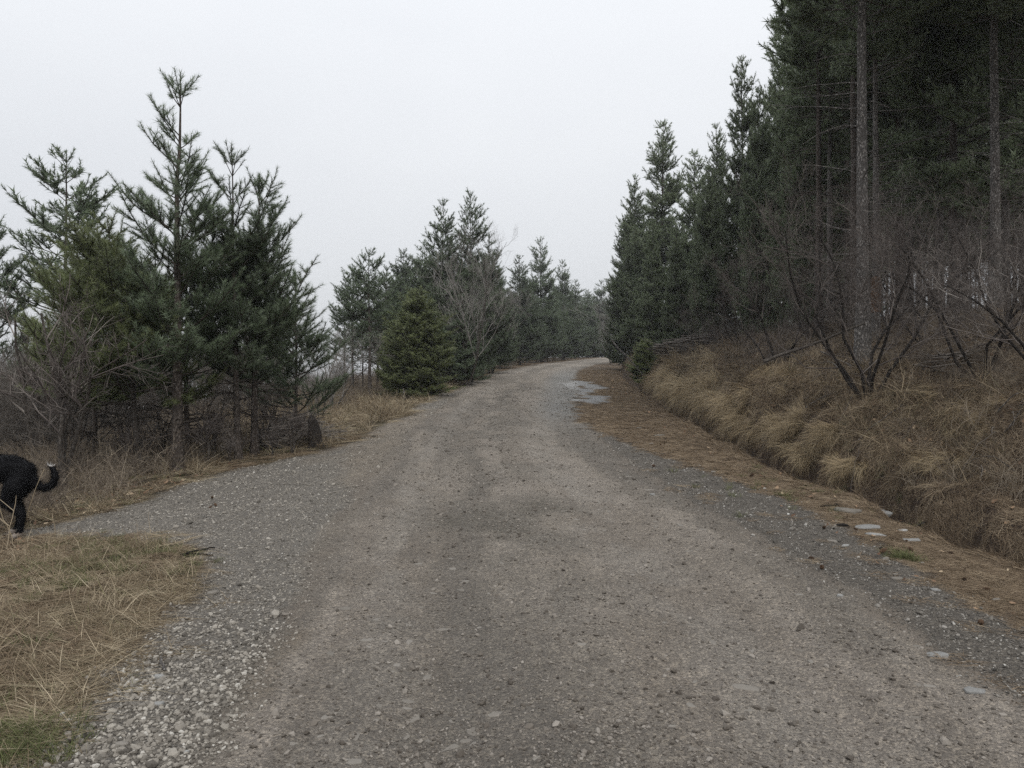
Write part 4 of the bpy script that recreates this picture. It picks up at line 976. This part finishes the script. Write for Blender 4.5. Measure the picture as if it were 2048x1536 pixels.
def cane_clump(seed, n=26, L=0.9, r=0.004):
    rr = random.Random(seed); polys = []
    for i in range(n):
        az = rr.uniform(0, 6.28); sp = rr.uniform(0.1, 0.9); d = np.array([math.cos(az) * sp, math.sin(az) * sp, 1.0]); p = np.array([rr.gauss(0, .15), rr.gauss(0, .15), 0])
        l = L * rr.uniform(0.4, 1.1); pts = [p]
        for k in range(6):
            d = d + np.array([rr.gauss(0, .2), rr.gauss(0, .2), -0.25 * rr.random()]); d /= np.linalg.norm(d)
            pts.append(pts[-1] + d * l / 6)
        polys.append((np.array(pts), np.linspace(r * 1.25, r * 0.5, 7)))
        for k in range(3):
            j = rr.randint(2, 5); dd = pts[j + 1] - pts[j]; v = np.array([rr.gauss(0, 1), rr.gauss(0, 1), rr.gauss(0, .7)]) * 0.09
            polys.append((np.array([pts[j], pts[j] + dd * .6 + v * .6, pts[j] + dd + v * 1.4]), np.array([r * .6, r * .5, r * .3])))
    V, Q = tubes(polys, 3)
    return add_mesh('canes', V, Q, mats=[MAT_CANE], attrs={'tint': ('FLOAT', np.repeat(rng.random(len(V) // 9 + 1), 9)[:len(V)].astype(np.float32))})
def brambles():
    ms = [cane_clump(300 + i) for i in range(5)]
    x, y, r = cand(11000, 9, 95, -48, 14)
    m = masks(x, y)
    w = (x < it(XL, y) - 0.9) * (1 - m['track']) * sst(0.25, 0.55, fbm(x * 0.5, y * 0.5, 101, 3))
    lim = it(np.array([(9, -4.3), (12, -4.0), (14, -3.9), (18, -4.2), (24, -4.4), (30, -3.2), (40, -2.0), (50, -0.8), (66.8, 1.2), (99, 10), (140, 25)]), y)
    w = w * sst(0.0, -1.0, x - lim)
    k = rng.random(len(x)) < w * np.where(r < 17, 0.28, 0.42); x, y, r = x[k], y[k], r[k]
    s = np.clip(rng.uniform(0.5, 1.0, len(x)) * (0.75 + 0.01 * r), 0.3, 1.6)
    scatter('brambles', ms, np.stack([x, y, Z(x, y) - 0.03], 1), np.stack([x * 0, x * 0, rng.uniform(0, 6.28, len(x))], 1), s,
            'reddish brown bramble canes and dead stalks covering the left slope', 'brambles')
    x, y, r = cand(9000, 5, 60, 8, 50)
    m = masks(x, y); e = m['e']
    w = sst(1.2, 2.5, e) * (0.25 + 0.75 * sst(0.4, 0.6, fbm(x * 0.6, y * 0.6, 103, 3))) + 0.22 * sst(0.1, 0.5, e) + 0.4 * sst(0.1, 0.5, e) * (y > 17)
    k = rng.random(len(x)) < w * 0.9; x, y, r = x[k], y[k], r[k]
    s = rng.uniform(0.15, 0.62, len(x)) * (0.8 + 0.012 * r)
    scatter('undergrowth', ms, np.stack([x, y, Z(x, y) - 0.03], 1), np.stack([x * 0, x * 0, rng.uniform(0, 6.28, len(x))], 1), s,
            'brown tangle of dead stems and brambles under the pines of the right bank', 'undergrowth')
brambles()

# ------------------------------------------------------------------ brush piles, stump, sticks, stones, cones
def pile_mesh(seed, n, Lx, Wy, Hh, r=(0.004, 0.014), main=0.0):
    rr = random.Random(seed); polys = []
    for i in range(n):
        L = rr.uniform(0.3, 1.0) * Lx; az = rr.gauss(main, 0.5); x0 = rr.uniform(-.5, .4) * Lx; y0 = rr.gauss(0, .3) * Wy
        k = max(0, 1 - (abs(x0) / (0.6 * Lx)) ** 2); z0 = rr.uniform(0.01, 1) * Hh * k
        d = np.array([math.cos(az), math.sin(az), rr.uniform(-0.15, 0.2)]); pts = [np.array([x0, y0, z0])]
        for j in range(5):
            pts.append(pts[-1] + d * L / 5); d = d + np.array([rr.gauss(0, .18), rr.gauss(0, .18), rr.gauss(0, .14)])
        pts = np.array(pts); pts[:, 2] = np.clip(pts[:, 2], 0.005, None); rb = rr.uniform(*r)
        polys.append((pts, np.linspace(rb, rb * .4, 6)))
        for q in range(3):
            j = rr.randint(1, 4); v = (pts[j + 1] - pts[j]); w = np.array([v[0] * .6 - v[1] * rr.choice((-1, 1)), v[1] * .6 + v[0], v[2] + rr.uniform(-.05, .09)])
            polys.append((np.array([pts[j], pts[j] + w * 1.1, pts[j] + w * 2 + np.array([0, 0, rr.uniform(-.04, .05)])]), np.array([rb * .45, rb * .35, rb * .2])))
    V, Q = tubes(polys, 4)
    return add_mesh('brush', V, Q, mats=[MAT_TWIG], attrs={'tint': ('FLOAT', np.repeat(rng.random(len(V) // 24 + 1), 24)[:len(V)].astype(np.float32))})
def wood():
    for (px, py), seed, n, L, W, H, rz, s, lab in (
        ((562, 898), 1, 150, 0.85, 0.36, 0.52, 0.5, 1.0, 'pile of dead branches lying against the dark stump'),
        ((862, 772), 2, 80, 1.3, 0.5, 0.55, 0.15, 1.0, 'low heap of cut branches at the foot of the middle pines'),
        ((1370, 712), 3, 90, 3.2, 0.9, 0.8, 0.3, 1.0, 'long heap of grey branches on top of the right bank'),
        ((1900, 745), 4, 40, 1.6, 0.4, 0.25, 0.5, 1.0, 'dark dead branches lying across the slope near the right border')):
        p = gp(px, py)
        o = link('brush_pile', pile_mesh(seed, n, L, W, H, (0.005, 0.018) if seed in (1, 4) else (0.012, 0.034)), loc=(p.x, p.y, p.z)); o.rotation_euler = (0, 0, rz); tag(o, lab, 'brush pile')
    # stump
    p = gp(632, 893); Hs = 0.52
    zz = np.linspace(0, 1, 9); a = np.linspace(0, 2 * np.pi, 14, endpoint=False)
    rsn = np.random.default_rng(5); V = []
    for k, t in enumerate(zz):
        rad = 0.105 * (1.25 - 0.55 * t ** 0.8) * (1 if t < 0.9 else 0.62)
        for j, q in enumerate(a):
            rr_ = rad * (1 + 0.18 * math.sin(3 * q + 1) + rsn.normal(0, 0.06) + 0.25 * math.exp(-t * 5) * math.sin(5 * q))
            V.append((rr_ * math.cos(q) - 0.07 * t, rr_ * math.sin(q), Hs * t + (0.03 * rsn.normal() if k == 8 else 0)))
    V.append((-0.08, 0, Hs + 0.01)); nq = 14; Q = []; Tt = []
    for k in range(8):
        for j in range(nq): Q.append((k * nq + j, k * nq + (j + 1) % nq, (k + 1) * nq + (j + 1) % nq, (k + 1) * nq + j))
    for j in range(nq): Tt.append((8 * nq + j, 8 * nq + (j + 1) % nq, 9 * nq))
    e = empty('tree_stump', (p.x, p.y, p.z - 0.04)); tag(e, 'dark rotten stump at the end of the branch pile beside the gravel', 'stump')
    link('stump_wood', add_mesh('stump_wood', V, Q, Tt, [MAT_DARKW]), e)
    po = []
    for i in range(9):
        az = rsn.uniform(1.9, 4.2); l = rsn.uniform(0.25, 0.6); z0 = rsn.uniform(0.1, 0.3)
        p0 = np.array([-0.05, 0, z0]); po.append((np.array([p0, p0 + np.array([math.cos(az), math.sin(az) * .5, 0.02]) * l * .5, p0 + np.array([math.cos(az) * l, math.sin(az) * .5 * l, -z0 * 0.7])]), np.array([0.012, 0.01, 0.005])))
    V, Q = tubes(po, 5); link('root', add_mesh('root', V, Q, mats=[MAT_BARKG]), e)
    # sticks and fallen branches: list of pixel ends
    def stick(name, pts, r, mat, lab, cat='stick', Y=None):
        P = []
        for (px, py, dz) in pts:
            if Y:
                P.append(np.array([(px - 1024) / F * Y, Y, CAMZ + (768 - py) / F * Y])); continue
            q = gp(px, py)
            if q is None or (P and q.y > P[-1][1] * 1.6): q = at(px, P[-1][1] if P else 12)
            P.append(np.array([q.x, q.y, q.z + dz]))
        P = np.array(P); n = 8; t = np.linspace(0, len(P) - 1, n)
        pp = np.stack([np.interp(t, range(len(P)), P[:, k]) for k in range(3)], 1)
        w = np.random.default_rng(int(pts[0][0])).normal(0, r * 0.5, (n, 3)); pp += w
        V, Q = tubes([(pp, np.linspace(r, r * 0.6, n))], 7)
        o = link(name, add_mesh(name, V, Q, mats=[mat]))
        tag(o, lab, cat)
    stick('fallen_stick', [(360, 1112, .012), (395, 1114, .02), (430, 1112, .012)], 0.009, MAT_DARKW, 'dark stick lying flat on the side track, lower of the crossed pair')
    stick('fallen_stick', [(372, 1116, .03), (400, 1104, .018), (428, 1098, .012)], 0.009, MAT_DARKW, 'dark stick crossing its neighbour at an angle on the side track')
    stick('fallen_stick', [(320, 1322, .01), (330, 1348, .01)], 0.008, MAT_BARKP, 'short pale stick at the gravel edge beside the corner of dead grass')
    stick('fallen_stick', [(410, 1170, .01), (405, 1200, .01)], 0.006, MAT_TWIG, 'thin bent twig on the gravel near the crossed sticks')
    stick('fallen_branch', [(1640, 735, .28), (1700, 745, .12), (1775, 805, .02)], 0.012, MAT_BARKP, 'pale fallen branch slanting down the bank before the dark shrub', 'branch')
    stick('fallen_branch', [(1610, 738, .05), (1660, 748, .22), (1700, 765, .05)], 0.010, MAT_BARKP, 'shorter pale branch crossing behind the slanting one on the bank', 'branch')
    stick('fallen_branch', [(1530, 722, 0), (1620, 690, 0), (1730, 645, 0)], 0.024, MAT_BARKG, 'mossy fallen trunk propped in the dark shrub', 'branch', Y=10.4)
    stick('fallen_branch', [(1222, 680, 0), (1255, 715, 0), (1286, 750, 0)], 0.03, MAT_BARKP, 'pale dead pole leaning on the bank under the forest edge', 'branch', Y=29.0)
    stick('fallen_branch', [(1500, 772, .05), (1580, 760, .1), (1680, 762, .02)], 0.008, MAT_TWIG, 'long thin twig lying across the top of the bank', 'branch')
    stick('fallen_branch', [(1600, 962, .01), (1680, 1012, .02), (1640, 1016, .01)], 0.007, MAT_DARKW, 'dark twig lying on the needles above the flat stones')
    stick('fallen_branch', [(1760, 1100, .01), (1850, 1052, .03)], 0.008, MAT_DARKW, 'dark twig pointing from the long pale stone to the ditch')
    for i in range(34):
        px = R.uniform(1300, 2040); py = R.uniform(700 + max(0, px - 1500) * 0.1, 760 + (px - 1250) * 0.28)
        q = gp(px, py)
        if q is None or q.y > 30: continue
        a = R.uniform(0, 6.28); L = R.uniform(.3, .9); d = Vector((math.cos(a) * L, math.sin(a) * L * .6, 0)); e2 = q + d; e2.z = float(Z(e2.x, e2.y)) + R.uniform(.02, .25)
        mid_ = (q + e2) / 2; mid_.z += R.uniform(.02, .1); P = np.array([tuple(q), tuple(mid_), tuple(e2)]); n_ = 7; t_ = np.linspace(0, 2, n_)
        pp = np.stack([np.interp(t_, range(3), P[:, k]) for k in range(3)], 1) + np.random.default_rng(i).normal(0, .008, (n_, 3)); r_ = R.uniform(.004, .009)
        V, Q = tubes([(pp, np.linspace(r_, r_ * .4, n_))], 5); o = link('dead_twig', add_mesh('dead_twig', V, Q, mats=[(MAT_BARKP, MAT_TWIG, MAT_BARKG)[i % 3]])); tag(o, 'bare fallen twig lying in the brown litter of the right bank', 'twig', 'fallen twigs on the right bank')
    # thin stakes at left of the road
    for px, py, h, lab in ((845, 790, .55, 'pale stake sticking up by the small heap of branches'), (592, 785, .6, 'broken pale birch stake in the brambles beyond the stump'), (808, 800, .35, 'short leaning stake left of the pale one')):
        p = gp(px, py); P = np.array([(0, 0, -.05), (.01, 0, h * .5), (-.02, 0.01, h)])
        V, Q = tubes([(P, np.array([.025, .022, .018]))], 7); o = link('stake', add_mesh('stake', V, Q, mats=[MAT_BARKP]), loc=p); tag(o, lab, 'stake')
wood()

def stones():
    prs = [slab_mesh('flat_stone', 400 + i, MAT_WHITE) for i in range(6)]
    T = [(1700, 1025, 34, .24, 'grey_flat', 'large grey flat stone half buried in needles, farthest left of the group by the ditch'),
         (1768, 1030, 40, .3, '', 'dark speckled flat stone nearest the ditch in the roadside group'),
         (1735, 1056, 26, .2, '', 'pale flat stone with a ragged edge just above the rounded oblong one'),
         (1752, 1071, 23, .26, '', 'smooth pale oblong stone in the middle of the group by the ditch'),
         (1828, 1082, 27, .2, '', 'long pale stone with a dark end, right of the oblong one'),
         (1800, 1062, 18, .18, '', 'small pinkish flat stone between the oblong and the long one'),
         (1686, 1052, 13, .4, 'dark', 'dark little block of stone left of the pale flat ones'),
         (1662, 1083, 13, .18, '', 'white chip of stone on the gravel edge below the group'),
         (1690, 1092, 10, .2, '', 'smaller white chip on the gravel edge'),
         (1796, 1158, 15, .2, '', 'white flattened stone on the dark gravel shoulder'),
         (1870, 1180, 12, .2, '', 'pale stone at the meeting of needles and gravel'),
         (1993, 1202, 11, .6, '', 'cream pebble lying on the needles near the right border'),
         (1680, 1193, 10, .5, '', 'cream pebble alone in the middle of the gravel shoulder'),
         (1950, 1383, 25, .3, 'bright', 'brightest white elongated stone on the gravel at lower right'),
         (1875, 1310, 22, .15, '', 'pale stone flush with the gravel above the white elongated one'),
         (1843, 1128, 7, .6, '', 'tiny white pebble on the needles right of the cones'),
         (320, 1356, 13, .6, '', 'square pale stone at the edge of the dead grass corner'),
         (425, 1186, 16, .2, '', 'flat pale stone in the gravel near the thin twig'),
         (315, 1410, 15, .5, '', 'rounded grey stone in the coarse gravel at lower left'),
         (244, 1490, 14, .5, '', 'pale stone in the coarse gravel at the bottom left'),
         (370, 1505, 9, .5, '', 'grey pebble near the bottom edge in the gravel'),
         (540, 1087, 9, .4, '', 'grey flat stone at the far edge of the gravel track'),
         (222, 1428, 9, .6, '', 'pale rounded stone beside the dead grass at lower left'),
         (1320, 872, 12, .3, '', 'white flat stone on the verge before the bank'),
         (1302, 888, 6, .4, '', 'small white chip left of the white flat stone on the verge'),
         (1280, 858, 7, .5, '', 'small pale stone beside the dark twig on the verge'),
         (1305, 990, 6, .6, '', 'mossy small stone at the edge of the road'),
         (753, 1442, 8, .6, '', 'pale pebble near the bottom on the packed road')]
    for i, (px, py, half, fl, k, lab) in enumerate(T):
        p = gp(px, py); s = half / F * p.y
        me = prs[i % 6]
        if k == 'dark': me = stone_mesh('dark_stone', 450, 0.5, MAT_DARKW, 2)
        elif half < 17 or k == 'grey_flat': me = slab_mesh('stone', 460 + i, MAT_SLAB if k != '' or i % 2 else MAT_WHITE, 0.45)
        o = link('loose_stone', me, loc=(p.x, p.y, p.z + s * fl * 0.22)); o.scale = (s, s * 0.9, s * max(fl, .3) * 1.3); o.rotation_euler = (0.08 * math.sin(i), 0.1 * math.cos(i * 2), 0.25 * math.sin(i * 3))
        tag(o, lab, 'stone')
    # pine cones
    def cone(name, seed):
        rs = np.random.default_rng(seed); V = []; Tt = []; o_ = 0
        for k in range(9):
            z = k / 8; rad = math.sin(math.pi * (0.16 + 0.72 * z)) * 0.5
            for j in range(8):
                q = j * math.pi / 4 + k * 0.39; c, s_ = math.cos(q), math.sin(q); w = 0.2 * (rad + .25)
                b = np.array([c * rad * .5, s_ * rad * .5, z - .06]); tip = np.array([c * rad, s_ * rad, z + .06]); sd = np.array([-s_, c, 0]) * w
                V += [b - sd * .6, b + sd * .6, tip + sd, tip - sd, tip + np.array([c * .03, s_ * .03, -.06])]
                Tt += [(o_, o_ + 1, o_ + 2), (o_, o_ + 2, o_ + 3), (o_ + 3, o_ + 2, o_ + 4), (o_, o_ + 3, o_ + 4), (o_ + 1, o_ + 4, o_ + 2)]; o_ += 5
        return add_mesh(name, V, tris=Tt, mats=[MAT_CONE])
    global MAT_CONE
    MAT_CONE = mat_rand('cone_scales', [(0.0, (0.06, 0.038, 0.025)), (1.0, (0.13, 0.08, 0.05))], 0.8, 0.2, 0.3, 5)
    cm = cone('pine_cone', 1)
    C = [(1646, 1058, 'rusty pine cone left of the dark little block of stone'), (1722, 1077, 'dark pine cone touching the gravel below the pale oblong stone'), (1628, 1120, 'pine cone on the gravel shoulder, upper of two'),
         (1645, 1138, 'pine cone on the gravel shoulder, lower of two'), (1760, 1108, 'pine cone on the boundary of needles and gravel'), (1825, 1105, 'half hidden pine cone among needles right of the small grass tuft'),
         (1932, 1162, 'dark greenish pine cone on the needles near the right border'), (1966, 1181, 'round brown pine cone below the dark greenish one'), (1962, 1252, 'dark pine cone on the gravel near the right border'),
         (1908, 1112, 'pine cone deep in the needles before the ditch'), (425, 998, 'dark pine cone at the upper edge of the side track'), (418, 1018, 'pine cone in the middle of the side track, left of two'), (433, 1014, 'pine cone in the middle of the side track, right of two'),
         (1322, 892, 'pine cone beside the white flat stone on the verge'), (1268, 880, 'pine cone left of the white flat stone on the verge'), (1082, 812, 'dark pine cone alone on the far part of the road'), (1310, 935, 'pine cone where the verge meets the stony road edge'),
         (1500, 955, 'pine cone lying on the verge left of the ditch')]
    for i, (px, py, lab) in enumerate(C):
        p = gp(px, py); s = 0.034 * (1 + 0.2 * math.sin(i * 5)) if p.y < 9 else 0.042
        o = link('pine_cone', cm, loc=(p.x, p.y, p.z + s * 0.35)); o.scale = (s * 0.8, s * 0.8, s * 1.3)
        o.rotation_euler = (1.3 + 0.3 * math.sin(i), 0.2, i * 1.9); tag(o, lab, 'pine cone', 'fallen pine cones')
stones()

# tall dead stalks in front of the dog
def stalks():
    for i, (px, py, h, lean, lab) in enumerate(((38, 1075, .62, .30, 'tall pale dead stalk slanting across the dog'), (25, 1090, .40, -.25, 'forked dead stalk left of the slanting one before the dog'), (107, 1075, .22, 0.02, 'short dark upright stalk on the grass right of the dog'), (12, 1100, .45, .1, 'bleached dead stalk at the left border'))):
        p = gp(px, py); P = [np.array([0, 0, 0.])]
        rr = random.Random(i)
        for k in range(7): P.append(P[-1] + np.array([lean / 7 * h * 1.3 + rr.gauss(0, .006), rr.gauss(0, .01), h / 7]))
        po = [(np.array(P), np.linspace(.0045, .0028, 8))]
        if i != 0 and i != 2:
            for k in (3, 5):
                d = np.array([0.09 * (-1) ** k, 0.02, 0.06]); po.append((np.array([P[k], P[k] + d * .6, P[k] + d * 1.6]), np.array([.003, .0025, .002])))
        V, Q = tubes(po, 5); o = link('dead_stalk', add_mesh('dead_stalk', V, Q, mats=[MAT_STALK]), loc=p); tag(o, lab, 'stalk')
MAT_STALK = mat_rand('stalk', [(0.0, (0.26, 0.21, 0.14)), (1.0, (0.34, 0.28, 0.2))], 0.8, 0.2)
stalks()

# ------------------------------------------------------------------ the dog at the left border
def dog():
    p = at(22, 6.95); s = 1.0
    root = empty('dog', p); tag(root, 'black dog with a white tipped curled tail walking out of the picture at left', 'dog')
    # skeleton in dog space: x forward is -x of the scene (the dog faces left)
    verts = [(0, 0, .535), (-.18, 0, .545), (-.36, 0, .53), (-.52, 0, .53), (-.62, 0, .60), (-.70, 0, .68), (-.78, 0, .70), (-.88, 0, .66), (-.94, 0, .645),
             (.10, 0, .51)]
    rad = [.115, .11, .13, .14, .10, .085, .085, .05, .035, .09]
    edges = [(0, 1), (1, 2), (2, 3), (3, 4), (4, 5), (5, 6), (6, 7), (7, 8), (0, 9)]
    def leg(root_i, pts, rr_):
        last = root_i
        for q, r_ in zip(pts, rr_):
            verts.append(q); rad.append(r_); edges.append((last, len(verts) - 1)); last = len(verts) - 1
    leg(9, [(.08, -.075, .40), (.03, -.085, .30), (.14, -.085, .19), (.125, -.085, .05), (.08, -.085, .022)], [.085, .058, .033, .024, .026])
    leg(9, [(.04, .075, .40), (-.05, .085, .30), (.03, .085, .18), (-.01, .085, .05), (-.055, .085, .022)], [.085, .058, .033, .024, .026])
    leg(3, [(-.50, -.08, .38), (-.47, -.085, .26), (-.50, -.085, .14), (-.50, -.085, .04), (-.54, -.085, .02)], [.07, .042, .03, .024, .026])
    leg(3, [(-.50, .08, .38), (-.42, .085, .27), (-.38, .085, .15), (-.36, .085, .05), (-.40, .085, .022)], [.07, .042, .03, .024, .026])
    leg(9, [(.15, 0, .47), (.20, 0, .41), (.26, 0, .385), (.325, 0, .41), (.35, 0, .47), (.335, 0, .535), (.30, 0, .565)], [.042, .031, .030, .031, .028, .022, .013])
    # ears
    leg(6, [(-.77, -.07, .77), (-.76, -.085, .82)], [.026, .01])
    leg(6, [(-.77, .07, .77), (-.76, .085, .82)], [.026, .01])
    import bmesh
    bmx = bmesh.new()
    VA = np.array(verts); RA = np.array(rad)
    for i, j in edges:
        L_ = np.linalg.norm(VA[i] - VA[j]); k_ = max(2, int(L_ / (0.35 * min(RA[i], RA[j]))) + 1)
        for t in np.linspace(0, 1, k_):
            c = VA[i] * (1 - t) + VA[j] * t; r_ = RA[i] * (1 - t) + RA[j] * t
            bmesh.ops.create_icosphere(bmx, subdivisions=2, radius=r_, matrix=Matrix.Translation(c))
    me = bpy.data.meshes.new('body'); bmx.to_mesh(me); bmx.free()
    o = bpy.data.objects.new('body', me); COL.objects.link(o)
    rm_ = o.modifiers.new('remesh', 'REMESH'); rm_.mode = 'VOXEL'; rm_.voxel_size = 0.010
    sm_ = o.modifiers.new('smooth', 'SMOOTH'); sm_.iterations = 6; sm_.factor = 0.5
    dg = bpy.context.evaluated_depsgraph_get(); ev = o.evaluated_get(dg)
    bm_ = bpy.data.meshes.new_from_object(ev); bpy.data.objects.remove(o)
    nV = len(bm_.vertices); co = np.zeros(nV * 3); bm_.vertices.foreach_get('co', co); co = co.reshape(-1, 3)
    no = np.zeros(nV * 3); bm_.vertices.foreach_get('normal', no); no = no.reshape(-1, 3)
    # white tip of the tail, tan and white on the feet
    def fur_col(c):
        w = np.zeros(len(c)); w = np.where((c[:, 0] > .24) & (c[:, 2] > .56), 1.0, w)
        w = np.where((c[:, 2] < .055), 0.75, w); w = np.where((np.abs(c[:, 1]) < .035) & (c[:, 2] < .36) & (c[:, 0] > -.1) & (c[:, 0] < .12), .5, w)
        return w
    m, nt, b = newmat('dog_fur'); a = N(nt, 'ShaderNodeAttribute', attribute_name='tint'); r1 = ramp(nt, [(0.0, (0.005, 0.005, 0.006)), (0.45, (0.008, 0.007, 0.007)), (0.6, (0.20, 0.15, 0.11)), (1.0, (0.42, 0.41, 0.40))])
    nt.links.new(a.outputs['Fac'], r1.inputs[0]); nt.links.new(r1.outputs[0], b.inputs['Base Color']); b.inputs['Roughness'].default_value = 0.7; b.inputs['Specular IOR Level'].default_value = 0.08
    at_ = bm_.attributes.new('tint', 'FLOAT', 'POINT'); at_.data.foreach_set('value', fur_col(co).astype(np.float32))
    bm_.materials.clear(); bm_.materials.append(m)
    for pl in bm_.polygons: pl.use_smooth = True
    body = link('body', bm_, root)
    # coat: short hairs lying back along the body
    k = rng.integers(0, nV, 16000); P = co[k] + rng.normal(0, 0.004, (len(k), 3)); Nn = no[k]
    back = np.array([.75, 0, -.45]); tail = P[:, 0] > .2
    D = Nn * 0.75 + np.where(tail[:, None], np.array([0.1, 0, 0.15]), back) * 0.8 + rng.normal(0, .25, (len(k), 3)); D /= np.linalg.norm(D, axis=1, keepdims=True)
    Ls = np.where(tail, .030, np.where(P[:, 2] < .25, .012, .024)) * rng.uniform(.6, 1.2, len(k))
    Sd = np.cross(D, rng.normal(0, 1, (len(k), 3))); Sd /= np.linalg.norm(Sd, axis=1, keepdims=True)
    V = np.stack([P - Sd * .0018, P + Sd * .0018, P + D * Ls[:, None]], 1).reshape(-1, 3)
    cme = add_mesh('coat', V, tris=np.arange(len(V)).reshape(-1, 3), mats=[m], smooth=False, attrs={'tint': ('FLOAT', np.repeat(fur_col(P), 3).astype(np.float32))})
    link('coat', cme, root)['kind'] = 'stuff'
    # face
    eye, nt2, b2 = newmat('eye_black'); b2.inputs['Base Color'].default_value = (0.01, 0.008, 0.006, 1); b2.inputs['Roughness'].default_value = 0.15
    for sy in (-1, 1): link('eye', stone_mesh('eye', 1, 1.0, eye, 2), root, (-.85, sy * .048, .70)).scale = (.011,) * 3
    link('nose', stone_mesh('nose', 2, .8, eye, 2), root, (-.975, 0, .66)).scale = (.02,) * 3
    root.scale = (1.15,) * 3
dog()
def haze():
    V = [(-900, -900, -64), (900, -900, -64), (900, 900, -64), (-900, 900, -64), (-900, -900, 36), (900, -900, 36), (900, 900, 36), (-900, 900, 36)]
    Q = [(3, 2, 1, 0), (4, 5, 6, 7), (0, 1, 5, 4), (1, 2, 6, 5), (2, 3, 7, 6), (3, 0, 4, 7)]
    m = bpy.data.materials.new('haze'); m.use_nodes = True; nt = m.node_tree; nt.nodes.clear()
    out = nt.nodes.new('ShaderNodeOutputMaterial'); v = nt.nodes.new('ShaderNodeVolumePrincipled')
    v.inputs['Color'].default_value = (0.96, 0.975, 1.0, 1); v.inputs['Density'].default_value = 0.0007; v.inputs['Anisotropy'].default_value = 0.0
    nt.links.new(v.outputs[0], out.inputs['Volume'])
    o = link('haze', add_mesh('haze', V, Q, mats=[m], smooth=False)); o['kind'] = 'stuff'; o['label'] = 'thin pale winter haze hanging in the valley air and between the trees'; o['category'] = 'haze'
haze()
print('STATS', STATS, sum(s for _, s in STATS))
